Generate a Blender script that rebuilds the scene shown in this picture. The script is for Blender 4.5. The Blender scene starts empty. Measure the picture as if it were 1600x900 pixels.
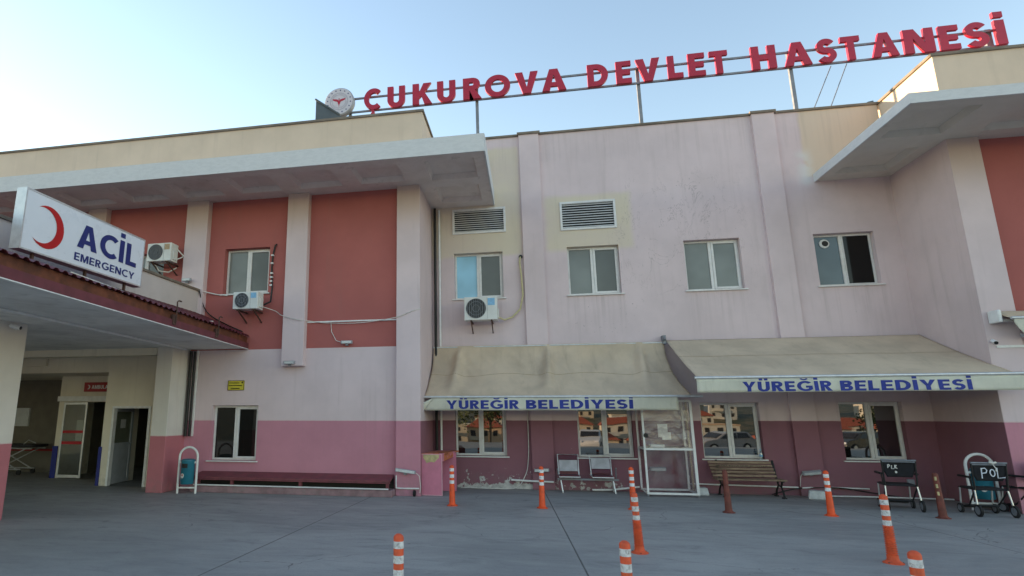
import bpy, bmesh, math, random
from math import sin, cos, pi, radians
from mathutils import Vector, Matrix, noise as mnoise

random.seed(7)
SC = bpy.context.scene
COL = SC.collection

# ------------------------------------------------------------------ camera
PITCH, YAW, CAM_H = radians(12.1), radians(11.4), 1.7
cd = bpy.data.cameras.new("camera")
cd.sensor_width = 36.0
cd.lens = 922.0 / 1600.0 * 36.0
cd.shift_x = 0.1
cd.clip_end = 5000
cam = bpy.data.objects.new("camera", cd)
COL.objects.link(cam)
cam.location = (0, 0, CAM_H)
cam.rotation_euler = (pi / 2 + PITCH, 0, YAW)
SC.camera = cam

# ------------------------------------------------------------------ sky, sun, exposure
SUN_EL, SUN_AZ = radians(10.0), radians(-72.0)       # low sun behind the hospital
world = bpy.data.worlds.new("World")
SC.world = world
world.use_nodes = True
wn = world.node_tree.nodes
sky = wn.new("ShaderNodeTexSky")
sky.sky_type = 'NISHITA'
sky.sun_disc = False
sky.sun_elevation = SUN_EL
sky.sun_rotation = SUN_AZ
sky.altitude = 0
sky.air_density = 1.2
sky.dust_density = 0.1
sky.ozone_density = 0.4
bg = wn["Background"]
bg.inputs[1].default_value = 0.15
world.node_tree.links.new(sky.outputs[0], bg.inputs[0])

sl = bpy.data.lights.new("sun", 'SUN')
sl.energy = 5.0
sl.angle = radians(0.5)
sl.color = (1.0, 0.70, 0.38)
sun = bpy.data.objects.new("sun", sl)
COL.objects.link(sun)
sd = Vector((sin(SUN_AZ) * cos(SUN_EL), cos(SUN_AZ) * cos(SUN_EL), sin(SUN_EL)))
sun.rotation_euler = sd.to_track_quat('Z', 'Y').to_euler()
sun.location = (0, 40, 40)

SC.view_settings.view_transform = 'Standard'
SC.view_settings.look = 'None'
SC.view_settings.gamma = 1
SC.view_settings.use_curve_mapping = False
SC.view_settings.exposure = 1.44
SC.view_settings.use_white_balance = True
SC.view_settings.white_balance_temperature = 6200
SC.view_settings.white_balance_tint = 14

# ------------------------------------------------------------------ material helpers
class NT:
    def __init__(s, name):
        s.m = bpy.data.materials.new(name)
        s.m.use_nodes = True
        s.t = s.m.node_tree
        s.n = s.t.nodes
        s.b = s.n["Principled BSDF"]
        s.out = s.n["Material Output"]
        s._pos = None
    def link(s, a, b): s.t.links.new(a, b)
    def put(s, sock, v):
        if isinstance(v, bpy.types.NodeSocket): s.link(v, sock)
        elif isinstance(v, (tuple, list)) and len(v) == 3 and len(sock.default_value) == 4: sock.default_value = (*v, 1)
        else: sock.default_value = v
    def math(s, op, a, b=0.0, c=None):
        n = s.n.new("ShaderNodeMath"); n.operation = op
        s.put(n.inputs[0], a); s.put(n.inputs[1], b)
        if c is not None: s.put(n.inputs[2], c)
        return n.outputs[0]
    def mix(s, f, a, b, mode='MIX'):
        n = s.n.new("ShaderNodeMix"); n.data_type = 'RGBA'; n.blend_type = mode
        s.put(n.inputs[0], f); s.put(n.inputs[6], a); s.put(n.inputs[7], b)
        return n.outputs[2]
    def ramp(s, v, lo, hi, a=0.0, b=1.0):
        n = s.n.new("ShaderNodeMapRange"); n.interpolation_type = 'SMOOTHSTEP'
        s.put(n.inputs[0], v); s.put(n.inputs[1], lo); s.put(n.inputs[2], hi); s.put(n.inputs[3], a); s.put(n.inputs[4], b)
        return n.outputs[0]
    def pos(s, world=True):
        if world:
            return s.n.new("ShaderNodeNewGeometry").outputs["Position"]
        return s.n.new("ShaderNodeTexCoord").outputs["Object"]
    def scaled(s, v, sc):
        n = s.n.new("ShaderNodeMapping"); s.link(v, n.inputs[0]); n.inputs[3].default_value = sc
        return n.outputs[0]
    def noise(s, v, scale, detail=4.0, rough=0.55, dist=0.0):
        n = s.n.new("ShaderNodeTexNoise"); s.link(v, n.inputs["Vector"])
        n.inputs["Scale"].default_value = scale; n.inputs["Detail"].default_value = detail
        n.inputs["Roughness"].default_value = rough; n.inputs["Distortion"].default_value = dist
        return n.outputs["Fac"]
    def xyz(s, v):
        n = s.n.new("ShaderNodeSeparateXYZ"); s.link(v, n.inputs[0]); return n.outputs
    def bump(s, h, strength=0.2, dist=0.01):
        n = s.n.new("ShaderNodeBump"); s.link(h, n.inputs["Height"])
        n.inputs["Strength"].default_value = strength; n.inputs["Distance"].default_value = dist
        s.link(n.outputs[0], s.b.inputs["Normal"])
    def box(s, x, z, x0, x1, z0, z1, e=0.05):
        a = s.math('MULTIPLY', s.ramp(x, x0 - e, x0 + e), s.ramp(x, x1 - e, x1 + e, 1, 0))
        b = s.math('MULTIPLY', s.ramp(z, z0 - e, z0 + e), s.ramp(z, z1 - e, z1 + e, 1, 0))
        return s.math('MULTIPLY', a, b)
    def fin(s, col, rough=0.6, spec=0.4, metal=0.0):
        s.put(s.b.inputs["Base Color"], col)
        s.put(s.b.inputs["Roughness"], rough)
        s.b.inputs["Specular IOR Level"].default_value = spec
        s.b.inputs["Metallic"].default_value = metal
        return s.m

def simple(name, col, rough=0.5, var=0.12, scale=6.0, dirt=0.0, dcol=(0.12, 0.10, 0.08), spec=0.4, metal=0.0, bump=0.0, bscale=60, dscale=3.0, world=False):
    t = NT(name)
    p = t.pos(world)
    n1 = t.noise(p, scale, 5)
    lo = tuple(c * (1 - var) for c in col); hi = tuple(min(1, c * (1 + var)) for c in col)
    c = t.mix(t.ramp(n1, 0.3, 0.7), lo, hi)
    if dirt > 0:
        n2 = t.noise(p, dscale, 6, 0.65, 0.4)
        c = t.mix(t.math('MULTIPLY', t.ramp(n2, 0.48, 0.75), dirt), c, dcol)
    r = t.ramp(n1, 0.2, 0.8, max(0.02, rough - 0.07), min(1, rough + 0.07))
    if bump > 0:
        t.bump(t.noise(p, bscale, 3), bump, 0.004)
    return t.fin(c, r, spec, metal)

LILAC = (0.67, 0.55, 0.565)
CREAM = (0.665, 0.54, 0.425)

def plaster(name, dado=None, dz=1.56, red=False, main=False, top=None, base=LILAC):
    t = NT(name)
    p = t.pos(True)
    x, y, z = t.xyz(p)[0:3]
    n1 = t.noise(p, 0.9, 5, 0.6)
    n2 = t.noise(p, 9, 5)
    streak = t.noise(t.scaled(p, (5.5, 5.5, 0.35)), 1.0, 5, 0.6)
    c = t.mix(t.ramp(n1, 0.3, 0.7), tuple(v * 0.93 for v in base), tuple(min(1, v * 1.05) for v in base))
    if main:
        wob = t.math('MULTIPLY', t.math('SUBTRACT', t.noise(p, 3, 3), 0.5), 0.10)
        xx = t.math('ADD', x, wob); zz = t.math('ADD', z, wob)
        m1 = t.box(xx, zz, -3.0, -0.06, 5.66, 8.6, 0.07)
        m2 = t.box(xx, zz, 0.55, 2.62, 5.70, 7.13, 0.09)
        m3 = t.box(xx, zz, 6.62, 9.2, 7.2, 9.3, 0.05)
        m12 = t.math('MAXIMUM', m1, m2)
        c = t.mix(t.math('MULTIPLY', m12, t.ramp(n1, 0.3, 0.7, 0.45, 0.7)), c, (0.67, 0.595, 0.41))
        c = t.mix(t.math('MULTIPLY', m3, 0.95), c, CREAM)
        # whitish repair patch beside the eave corner
        m4 = t.math('MULTIPLY', t.box(xx, zz, 6.48, 6.74, 7.0, 7.85, 0.13), t.ramp(t.noise(p, 3.5, 2, 0.5), 0.3, 0.55))
        c = t.mix(t.math('MULTIPLY', m4, 0.7), c, (0.70, 0.69, 0.68))
        # drip marks below the sills and the coping
        drip = t.ramp(t.noise(t.scaled(p, (15, 15, 0.5)), 1.0, 4, 0.6), 0.45, 0.75)
        dmk = t.math('MULTIPLY', t.box(x, z, -3, 9, 8.0, 9.0, 0.3), 0.5)
        for a_, b_ in ((-1.85, -0.5), (0.98, 2.33), (3.7, 5.06), (6.5, 7.86)):
            dmk = t.math('MAXIMUM', dmk, t.math('MULTIPLY', t.box(x, z, a_, b_, 3.2, 4.54, 0.04), t.ramp(z, 3.2, 4.5)))
        c = t.mix(t.math('MULTIPLY', t.math('MULTIPLY', dmk, drip), 0.26), c, (0.26, 0.21, 0.19))
    if red:
        rm = t.math('GREATER_THAN', z, 3.22)
        rc = t.mix(t.ramp(n1, 0.3, 0.7), (0.385, 0.125, 0.114), (0.43, 0.14, 0.127))
        c = t.mix(rm, c, rc)
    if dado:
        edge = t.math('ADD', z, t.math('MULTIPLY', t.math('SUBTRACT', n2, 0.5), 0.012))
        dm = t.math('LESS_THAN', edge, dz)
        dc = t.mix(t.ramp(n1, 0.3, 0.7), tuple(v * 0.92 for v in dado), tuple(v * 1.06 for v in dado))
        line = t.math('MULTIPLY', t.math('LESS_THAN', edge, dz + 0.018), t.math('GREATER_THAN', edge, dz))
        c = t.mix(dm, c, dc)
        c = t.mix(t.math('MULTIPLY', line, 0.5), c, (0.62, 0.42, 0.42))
    # rain streaks, splash dirt near the ground
    c = t.mix(t.math('MULTIPLY', t.ramp(streak, 0.52, 0.78), 0.16), c, (0.22, 0.18, 0.15))
    low = t.math('MULTIPLY', t.ramp(z, 0.0, 0.55, 1, 0), t.ramp(n2, 0.35, 0.7))
    c = t.mix(t.math('MULTIPLY', low, 0.35), c, (0.20, 0.17, 0.16))
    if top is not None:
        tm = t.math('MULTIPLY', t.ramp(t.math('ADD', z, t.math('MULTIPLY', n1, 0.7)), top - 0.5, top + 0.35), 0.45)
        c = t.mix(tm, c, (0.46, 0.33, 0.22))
    h = t.math('MULTIPLY', t.noise(p, 90, 3), 0.25)
    if main:
        pn = t.noise(p, 7.5, 7, 0.7, 0.3)
        pm = t.ramp(z, 0.02, 0.75, 1, 0.0)
        xm = t.math('MULTIPLY', t.ramp(x, -1.9, -1.6), t.ramp(x, 1.8, 2.6, 1, 0))
        a = t.math('ADD', pn, t.math('MULTIPLY', t.math('MULTIPLY', pm, xm), 0.16))
        a = t.math('ADD', a, t.math('MULTIPLY', t.box(x, z, -1.9, 0.0, -0.05, 0.10, 0.06), 0.16))
        a = t.math('ADD', a, t.math('MULTIPLY', t.box(x, z, -1.8, -0.3, 0.52, 0.66, 0.06), 0.05))
        low1 = t.math('LESS_THAN', z, 1.3)
        pe = t.math('MULTIPLY', t.ramp(a, 0.700, 0.710), low1)
        pc = t.mix(t.ramp(n2, 0.3, 0.7), (0.36, 0.34, 0.33), (0.60, 0.58, 0.55))
        c = t.mix(pe, c, pc)
        # flaked specks and hairline cracks on the upper wall
        sp = t.noise(p, 13, 4, 0.75)
        zone = t.math('MAXIMUM', t.box(x, z, 0.9, 2.9, 3.55, 4.6, 0.25), t.box(x, z, 2.2, 4.2, 5.6, 7.4, 0.5))
        sm = t.ramp(t.math('ADD', sp, t.math('MULTIPLY', zone, 0.055)), 0.712, 0.727)
        sm = t.math('MULTIPLY', sm, t.math('GREATER_THAN', z, 2.0))
        c = t.mix(t.math('MULTIPLY', sm, 0.8), c, (0.16, 0.12, 0.13))
        cr = t.math('ABSOLUTE', t.math('SUBTRACT', t.noise(t.scaled(p, (1, 1, 0.6)), 1.5, 7, 0.6, 0.8), 0.5))
        cm = t.math('MULTIPLY', t.ramp(cr, 0.0, 0.0055, 1, 0), t.box(x, z, 2.2, 5.2, 4.5, 7.5, 0.5))
        c = t.mix(t.math('MULTIPLY', cm, 0.45), c, (0.22, 0.17, 0.17))
        h = t.math('ADD', h, t.math('MULTIPLY', pe, -1.5))
    t.bump(h, 0.35, 0.004)
    return t.fin(c, 0.88, 0.2)

M = {}
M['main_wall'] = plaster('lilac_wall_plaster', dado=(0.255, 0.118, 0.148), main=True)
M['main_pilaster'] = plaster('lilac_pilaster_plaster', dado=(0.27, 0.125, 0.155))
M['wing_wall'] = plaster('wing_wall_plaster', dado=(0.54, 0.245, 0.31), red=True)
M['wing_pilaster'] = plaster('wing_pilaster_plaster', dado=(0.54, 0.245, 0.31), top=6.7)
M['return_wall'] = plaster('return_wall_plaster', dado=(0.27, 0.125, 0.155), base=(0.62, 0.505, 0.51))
M['canopy_pillar'] = plaster('canopy_pillar_plaster', dado=(0.46, 0.165, 0.19), dz=1.22, base=(0.66, 0.62, 0.57))
M['cream'] = plaster('cream_parapet_plaster', base=CREAM)
M['entry'] = plaster('entry_cream_plaster', base=(0.72, 0.66, 0.54))
M['canopy_parapet'] = plaster('canopy_parapet_plaster', base=(0.60, 0.54, 0.52))
M['coping'] = simple('grey_brown_coping', (0.20, 0.165, 0.13), 0.8, 0.2, 4, 0.3, world=True)

def eave_mat():
    t = NT('eave_paint')
    p = t.pos(True)
    n1 = t.noise(p, 2.0, 6, 0.65, 0.4)
    n2 = t.noise(p, 14, 5, 0.7)
    x, y, z = t.xyz(p)[0:3]
    c = t.mix(t.ramp(n1, 0.3, 0.7), (0.66, 0.575, 0.54), (0.76, 0.675, 0.645))
    c = t.mix(t.math('MULTIPLY', t.ramp(n1, 0.55, 0.75), 0.5), c, (0.30, 0.24, 0.19))
    c = t.mix(t.math('MULTIPLY', t.ramp(n2, 0.68, 0.72), 0.6), c, (0.20, 0.16, 0.13))
    g = t.math('MULTIPLY', t.ramp(x, 5.5, 7.0), 0.55)
    c = t.mix(g, c, (0.57, 0.56, 0.49))
    t.bump(n2, 0.35, 0.006)
    return t.fin(c, 0.85, 0.2)
M['eave'] = eave_mat()
def fascia_mat():
    t = NT('eave_fascia_white')
    p = t.pos(True)
    n1 = t.noise(t.scaled(p, (1, 1, 3)), 5, 6, 0.7)
    n2 = t.noise(p, 24, 3, 0.6)
    c = t.mix(t.ramp(n1, 0.35, 0.7), (0.60, 0.605, 0.62), (0.68, 0.685, 0.70))
    c = t.mix(t.math('MULTIPLY', t.ramp(n1, 0.56, 0.75), 0.5), c, (0.42, 0.41, 0.385))
    c = t.mix(t.ramp(n2, 0.76, 0.78), c, (0.10, 0.09, 0.08))
    return t.fin(c, 0.8, 0.2)
M['fascia'] = fascia_mat()
M['pvc'] = simple('white_window_plastic', (0.72, 0.71, 0.70), 0.4, 0.05, 9, 0.25, (0.35, 0.30, 0.24))
M['white'] = simple('white_paint', (0.74, 0.74, 0.73), 0.45, 0.06, 8, 0.2, (0.3, 0.28, 0.25))
M['whiteclean'] = simple('sign_face_white', (0.70, 0.73, 0.80), 0.3, 0.02, 3)
M['alu'] = simple('aluminium', (0.62, 0.63, 0.64), 0.35, 0.08, 10, metal=0.6)
M['steel'] = simple('grey_steel', (0.22, 0.235, 0.26), 0.45, 0.12, 8, 0.2, (0.16, 0.09, 0.05), metal=0.3)
M['chrome'] = simple('chrome_tube', (0.75, 0.75, 0.76), 0.18, 0.05, 10, metal=1.0)
M['black'] = simple('black_plastic', (0.012, 0.012, 0.014), 0.5, 0.2, 12)
M['blackcloth'] = simple('black_cloth', (0.014, 0.014, 0.018), 0.85, 0.3, 14, bump=0.3, bscale=120)
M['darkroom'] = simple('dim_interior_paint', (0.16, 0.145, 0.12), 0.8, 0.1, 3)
M['rubber'] = simple('black_rubber', (0.015, 0.015, 0.016), 0.75, 0.2, 12)
M['grille'] = simple('dark_grille', (0.025, 0.027, 0.03), 0.5, 0.1, 8)
M['greygrille'] = simple('grey_grille', (0.11, 0.115, 0.125), 0.5, 0.1, 8)
M['acbody'] = simple('air_conditioner_casing', (0.68, 0.69, 0.67), 0.45, 0.05, 6, 0.3, (0.42, 0.36, 0.28))
M['bluelabel'] = simple('blue_label', (0.22, 0.45, 0.68), 0.4, 0.1, 20)
M['tanlabel'] = simple('tan_label', (0.42, 0.30, 0.18), 0.5, 0.15, 20)
M['awning'] = None
M['maroon'] = simple('maroon_metal_sheet', (0.115, 0.022, 0.032), 0.45, 0.2, 4, 0.4, (0.09, 0.05, 0.04), metal=0.1)
M['maroonfascia'] = simple('maroon_fascia', (0.15, 0.040, 0.050), 0.6, 0.2, 4, 0.4, (0.08, 0.05, 0.04))
M['brownboard'] = simple('brown_fascia_board', (0.15, 0.050, 0.026), 0.7, 0.35, 5, 0.5, (0.05, 0.03, 0.02))
M['soffit'] = simple('canopy_soffit_paint', (0.72, 0.72, 0.70), 0.7, 0.12, 1.2, 0.35, (0.30, 0.30, 0.28), world=True)
M['signred'] = simple('red_sign_letter', (0.42, 0.018, 0.048), 0.4, 0.06, 3)
M['navy'] = simple('navy_lettering', (0.018, 0.028, 0.16), 0.5, 0.1, 10)
M['awnblue'] = simple('blue_awning_lettering', (0.024, 0.040, 0.25), 0.7, 0.18, 14)
M['crescent'] = simple('red_crescent', (0.45, 0.010, 0.012), 0.4, 0.05, 5)
M['orange'] = simple('orange_bollard_plastic', (0.76, 0.085, 0.016), 0.5, 0.14, 9, 0.55, (0.24, 0.06, 0.035), dscale=8)
M['dullorange'] = simple('worn_orange_bollard_plastic', (0.62, 0.085, 0.026), 0.55, 0.15, 9, 0.55, (0.22, 0.06, 0.035), dscale=11)
M['rustbollard'] = simple('faded_brown_bollard', (0.15, 0.042, 0.030), 0.7, 0.25, 9, 0.4, (0.10, 0.035, 0.025))
M['reflect'] = simple('white_reflective_band', (0.74, 0.75, 0.77), 0.35, 0.1, 30, 0.7, (0.22, 0.20, 0.19), dscale=24)
M['oldreflect'] = simple('scuffed_reflective_band', (0.60, 0.60, 0.60), 0.45, 0.15, 30, 0.9, (0.14, 0.10, 0.09), dscale=34)
M['teal'] = simple('teal_bin_metal', (0.018, 0.15, 0.215), 0.4, 0.12, 5, 0.2, (0.05, 0.08, 0.09))
M['deskpink'] = simple('pink_desk_paint', (0.55, 0.185, 0.27), 0.5, 0.08, 4)
M['deskedge'] = simple('pale_pink_edge', (0.66, 0.36, 0.42), 0.6, 0.08, 9)
M['tornpaper'] = simple('bare_chipboard', (0.46, 0.38, 0.20), 0.8, 0.2, 14)
def desktop_mat():
    t = NT('worn_desk_top'); p = t.pos(False)
    n = t.noise(p, 4, 6, 0.6, 0.5)
    c = t.mix(t.ramp(n, 0.46, 0.5), (0.55, 0.20, 0.26), (0.50, 0.15, 0.06))
    c = t.mix(t.ramp(n, 0.60, 0.62), c, (0.22, 0.07, 0.03))
    return t.fin(c, 0.6)
M['desktop'] = desktop_mat()
M['burgundy'] = simple('burgundy_vinyl', (0.085, 0.012, 0.028), 0.45, 0.15, 8)
M['seatgrey'] = simple('bare_grey_seat_pad', (0.42, 0.42, 0.46), 0.6, 0.15, 7, 0.4, (0.25, 0.24, 0.26))
M['concrete_block'] = simple('whitewashed_concrete', (0.55, 0.57, 0.57), 0.85, 0.15, 9, 0.5, (0.28, 0.27, 0.25), bump=0.5, bscale=40)
M['planktop'] = simple('dark_red_bench_paint', (0.19, 0.052, 0.065), 0.6, 0.2, 5, 0.45, (0.11, 0.07, 0.07), dscale=6)
M['plinth'] = simple('plinth_concrete', (0.28, 0.175, 0.19), 0.85, 0.2, 5, 0.5, (0.25, 0.23, 0.22), dscale=4, bump=0.4, bscale=40)
M['iron'] = simple('black_cast_iron', (0.012, 0.012, 0.012), 0.55, 0.2, 15)
M['rustiron'] = simple('rusty_iron', (0.085, 0.045, 0.035), 0.8, 0.3, 15)
M['slate'] = simple('slate_roof_metal', (0.085, 0.105, 0.12), 0.45, 0.1, 3, metal=0.2)
M['yellow'] = simple('yellow_notice', (0.62, 0.52, 0.045), 0.5, 0.06, 8)
M['ink'] = simple('black_ink', (0.012, 0.012, 0.010), 0.6, 0.1, 8)
M['paper'] = simple('paper_notice', (0.66, 0.65, 0.62), 0.7, 0.06, 20)
M['signpanelred'] = simple('red_sign_panel', (0.34, 0.012, 0.018), 0.4, 0.08, 6)
M['stripered'] = simple('red_door_tape', (0.45, 0.010, 0.020), 0.4, 0.08, 6)
M['guardblue'] = simple('blue_corner_guard', (0.012, 0.022, 0.20), 0.5, 0.1, 6)
M['doorgrey'] = simple('white_door_panel', (0.50, 0.53, 0.56), 0.45, 0.08, 4)
M['floodgrey'] = simple('grey_floodlight', (0.33, 0.34, 0.37), 0.45, 0.08, 10)
M['floodlens'] = simple('floodlight_lens', (0.60, 0.62, 0.62), 0.3, 0.08, 10)
M['hose'] = simple('yellowed_hose', (0.52, 0.46, 0.26), 0.55, 0.12, 10)
M['cablewhite'] = simple('white_cable', (0.66, 0.64, 0.60), 0.5, 0.1, 10)
M['cableblack'] = simple('black_cable', (0.014, 0.014, 0.014), 0.5, 0.1, 10)
M['emblemrim'] = simple('emblem_rim_grey', (0.34, 0.35, 0.38), 0.4, 0.08, 8)
M['emblemface'] = simple('emblem_face', (0.58, 0.56, 0.62), 0.4, 0.03, 8)
M['emblemline'] = simple('emblem_grey_line', (0.33, 0.32, 0.40), 0.5, 0.05, 8)
M['flatroof'] = simple('flat_roof_felt', (0.12, 0.12, 0.12), 0.9, 0.2, 2)
M['gurneypad'] = simple('dark_mattress', (0.02, 0.02, 0.025), 0.5, 0.2, 8)

def wood_mat():
    t = NT('weathered_bench_wood'); p = t.pos(False)
    n = t.noise(t.scaled(p, (1.2, 14, 14)), 2.0, 6, 0.65, 0.4)
    n2 = t.noise(p, 6, 5, 0.6)
    c = t.mix(t.ramp(n, 0.3, 0.7), (0.12, 0.080, 0.055), (0.36, 0.255, 0.18))
    c = t.mix(t.math('MULTIPLY', t.ramp(n2, 0.55, 0.7), 0.5), c, (0.08, 0.05, 0.035))
    t.bump(n, 0.4, 0.004)
    return t.fin(c, 0.7, 0.25)
M['wood'] = wood_mat()

def awning_mat(name, col, scale=1.0):
    t = NT(name); p = t.pos(True)
    n1 = t.noise(p, 1.3, 6, 0.6, 0.3)
    n2 = t.noise(t.scaled(p, (4, 1, 0.8)), 1.6, 6, 0.65, 0.3)
    c = t.mix(t.ramp(n1, 0.3, 0.7), tuple(v * 0.86 for v in col), tuple(v * 1.06 for v in col))
    c = t.mix(t.math('MULTIPLY', t.ramp(n2, 0.5, 0.8), 0.24), c, (0.24, 0.19, 0.12))
    w = t.noise(p, 160, 2)
    t.bump(t.math('ADD', t.math('MULTIPLY', w, 0.2), n2), 0.25, 0.012)
    m = t.fin(c, 0.85, 0.15)
    # thin cloth lets a little daylight through
    tr = t.n.new("ShaderNodeBsdfTranslucent"); t.put(tr.inputs[0], c)
    mx = t.n.new("ShaderNodeMixShader"); mx.inputs[0].default_value = 0.18
    t.link(t.b.outputs[0], mx.inputs[1]); t.link(tr.outputs[0], mx.inputs[2]); t.link(mx.outputs[0], t.out.inputs[0])
    return m
M['awning'] = awning_mat('tan_awning_cloth', (0.67, 0.545, 0.41))
M['valance'] = awning_mat('pale_valance_cloth', (0.72, 0.705, 0.60))

def glass_mat(name, col, ior, rough=0.015, wav=0.0):
    t = NT(name); p = t.pos(True)
    n = t.noise(p, 1.2, 2)
    c = t.mix(t.ramp(n, 0.3, 0.7), tuple(v * 0.85 for v in col), tuple(v * 1.1 for v in col))
    t.b.inputs["IOR"].default_value = ior
    if wav > 0: t.bump(t.noise(p, 1.4, 1), wav, 0.01)
    m = t.fin(c, rough, 0.5)
    return m
M['glass_low'] = glass_mat('reflective_ground_floor_glass', (0.010, 0.010, 0.009), 2.5, 0.012, 0.10)
M['open_dark'] = glass_mat('painted_open_window_dark', (0.006, 0.006, 0.006), 1.35, 0.05)  # near-black sheet paints the unlit room behind the open window side
M['glass_wing'] = glass_mat('dark_wing_glass', (0.012, 0.012, 0.011), 1.5, 0.03)
M['glass_up'] = glass_mat('frosted_upper_glass', (0.20, 0.215, 0.205), 1.45, 0.12)
M['glass_up_dark'] = glass_mat('netted_upper_glass', (0.145, 0.155, 0.15), 1.4, 0.2)
M['glass_blue'] = glass_mat('pale_blue_filmed_glass', (0.30, 0.58, 0.76), 1.5, 0.08)
M['glass_teal'] = glass_mat('blue_grey_filmed_glass', (0.085, 0.125, 0.155), 1.5, 0.08)
def clear_mat(name, gl=0.12, tint=(0.93, 0.95, 0.95), bump=0.0, haze=0.0):
    t = NT(name); p = t.pos(True)
    tr = t.n.new("ShaderNodeBsdfTransparent"); tr.inputs[0].default_value = (*tint, 1)
    g = t.n.new("ShaderNodeBsdfGlossy"); g.inputs["Roughness"].default_value = 0.06
    d = t.n.new("ShaderNodeBsdfDiffuse"); d.inputs[0].default_value = (0.6, 0.58, 0.55, 1)
    if bump > 0:
        b = t.n.new("ShaderNodeBump"); b.inputs["Strength"].default_value = bump; b.inputs["Distance"].default_value = 0.03
        t.link(t.noise(p, 7, 5, 0.6, 0.6), b.inputs["Height"]); t.link(b.outputs[0], g.inputs["Normal"])
    m1 = t.n.new("ShaderNodeMixShader"); m1.inputs[0].default_value = gl
    t.link(tr.outputs[0], m1.inputs[1]); t.link(g.outputs[0], m1.inputs[2])
    m2 = t.n.new("ShaderNodeMixShader")
    t.put(m2.inputs[0], t.math('MULTIPLY', t.ramp(t.noise(p, 5, 5), 0.3, 0.8), haze))
    t.link(m1.outputs[0], m2.inputs[1]); t.link(d.outputs[0], m2.inputs[2])
    t.link(m2.outputs[0], t.out.inputs[0])
    return t.m
M['plexi'] = clear_mat('clear_plastic_sheet', 0.06, (0.95, 0.93, 0.94), 0.0, 0.10)
M['crinkled'] = clear_mat('crinkled_plastic_film', 0.16, (0.90, 0.87, 0.86), 1.0, 0.04)
M['clearglass'] = clear_mat('clear_door_glass', 0.12, (0.75, 0.78, 0.76), 0.0, 0.04)
M['bottle'] = clear_mat('bottle_plastic', 0.2, (0.80, 0.88, 0.92), 0.0, 0.25)

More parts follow.
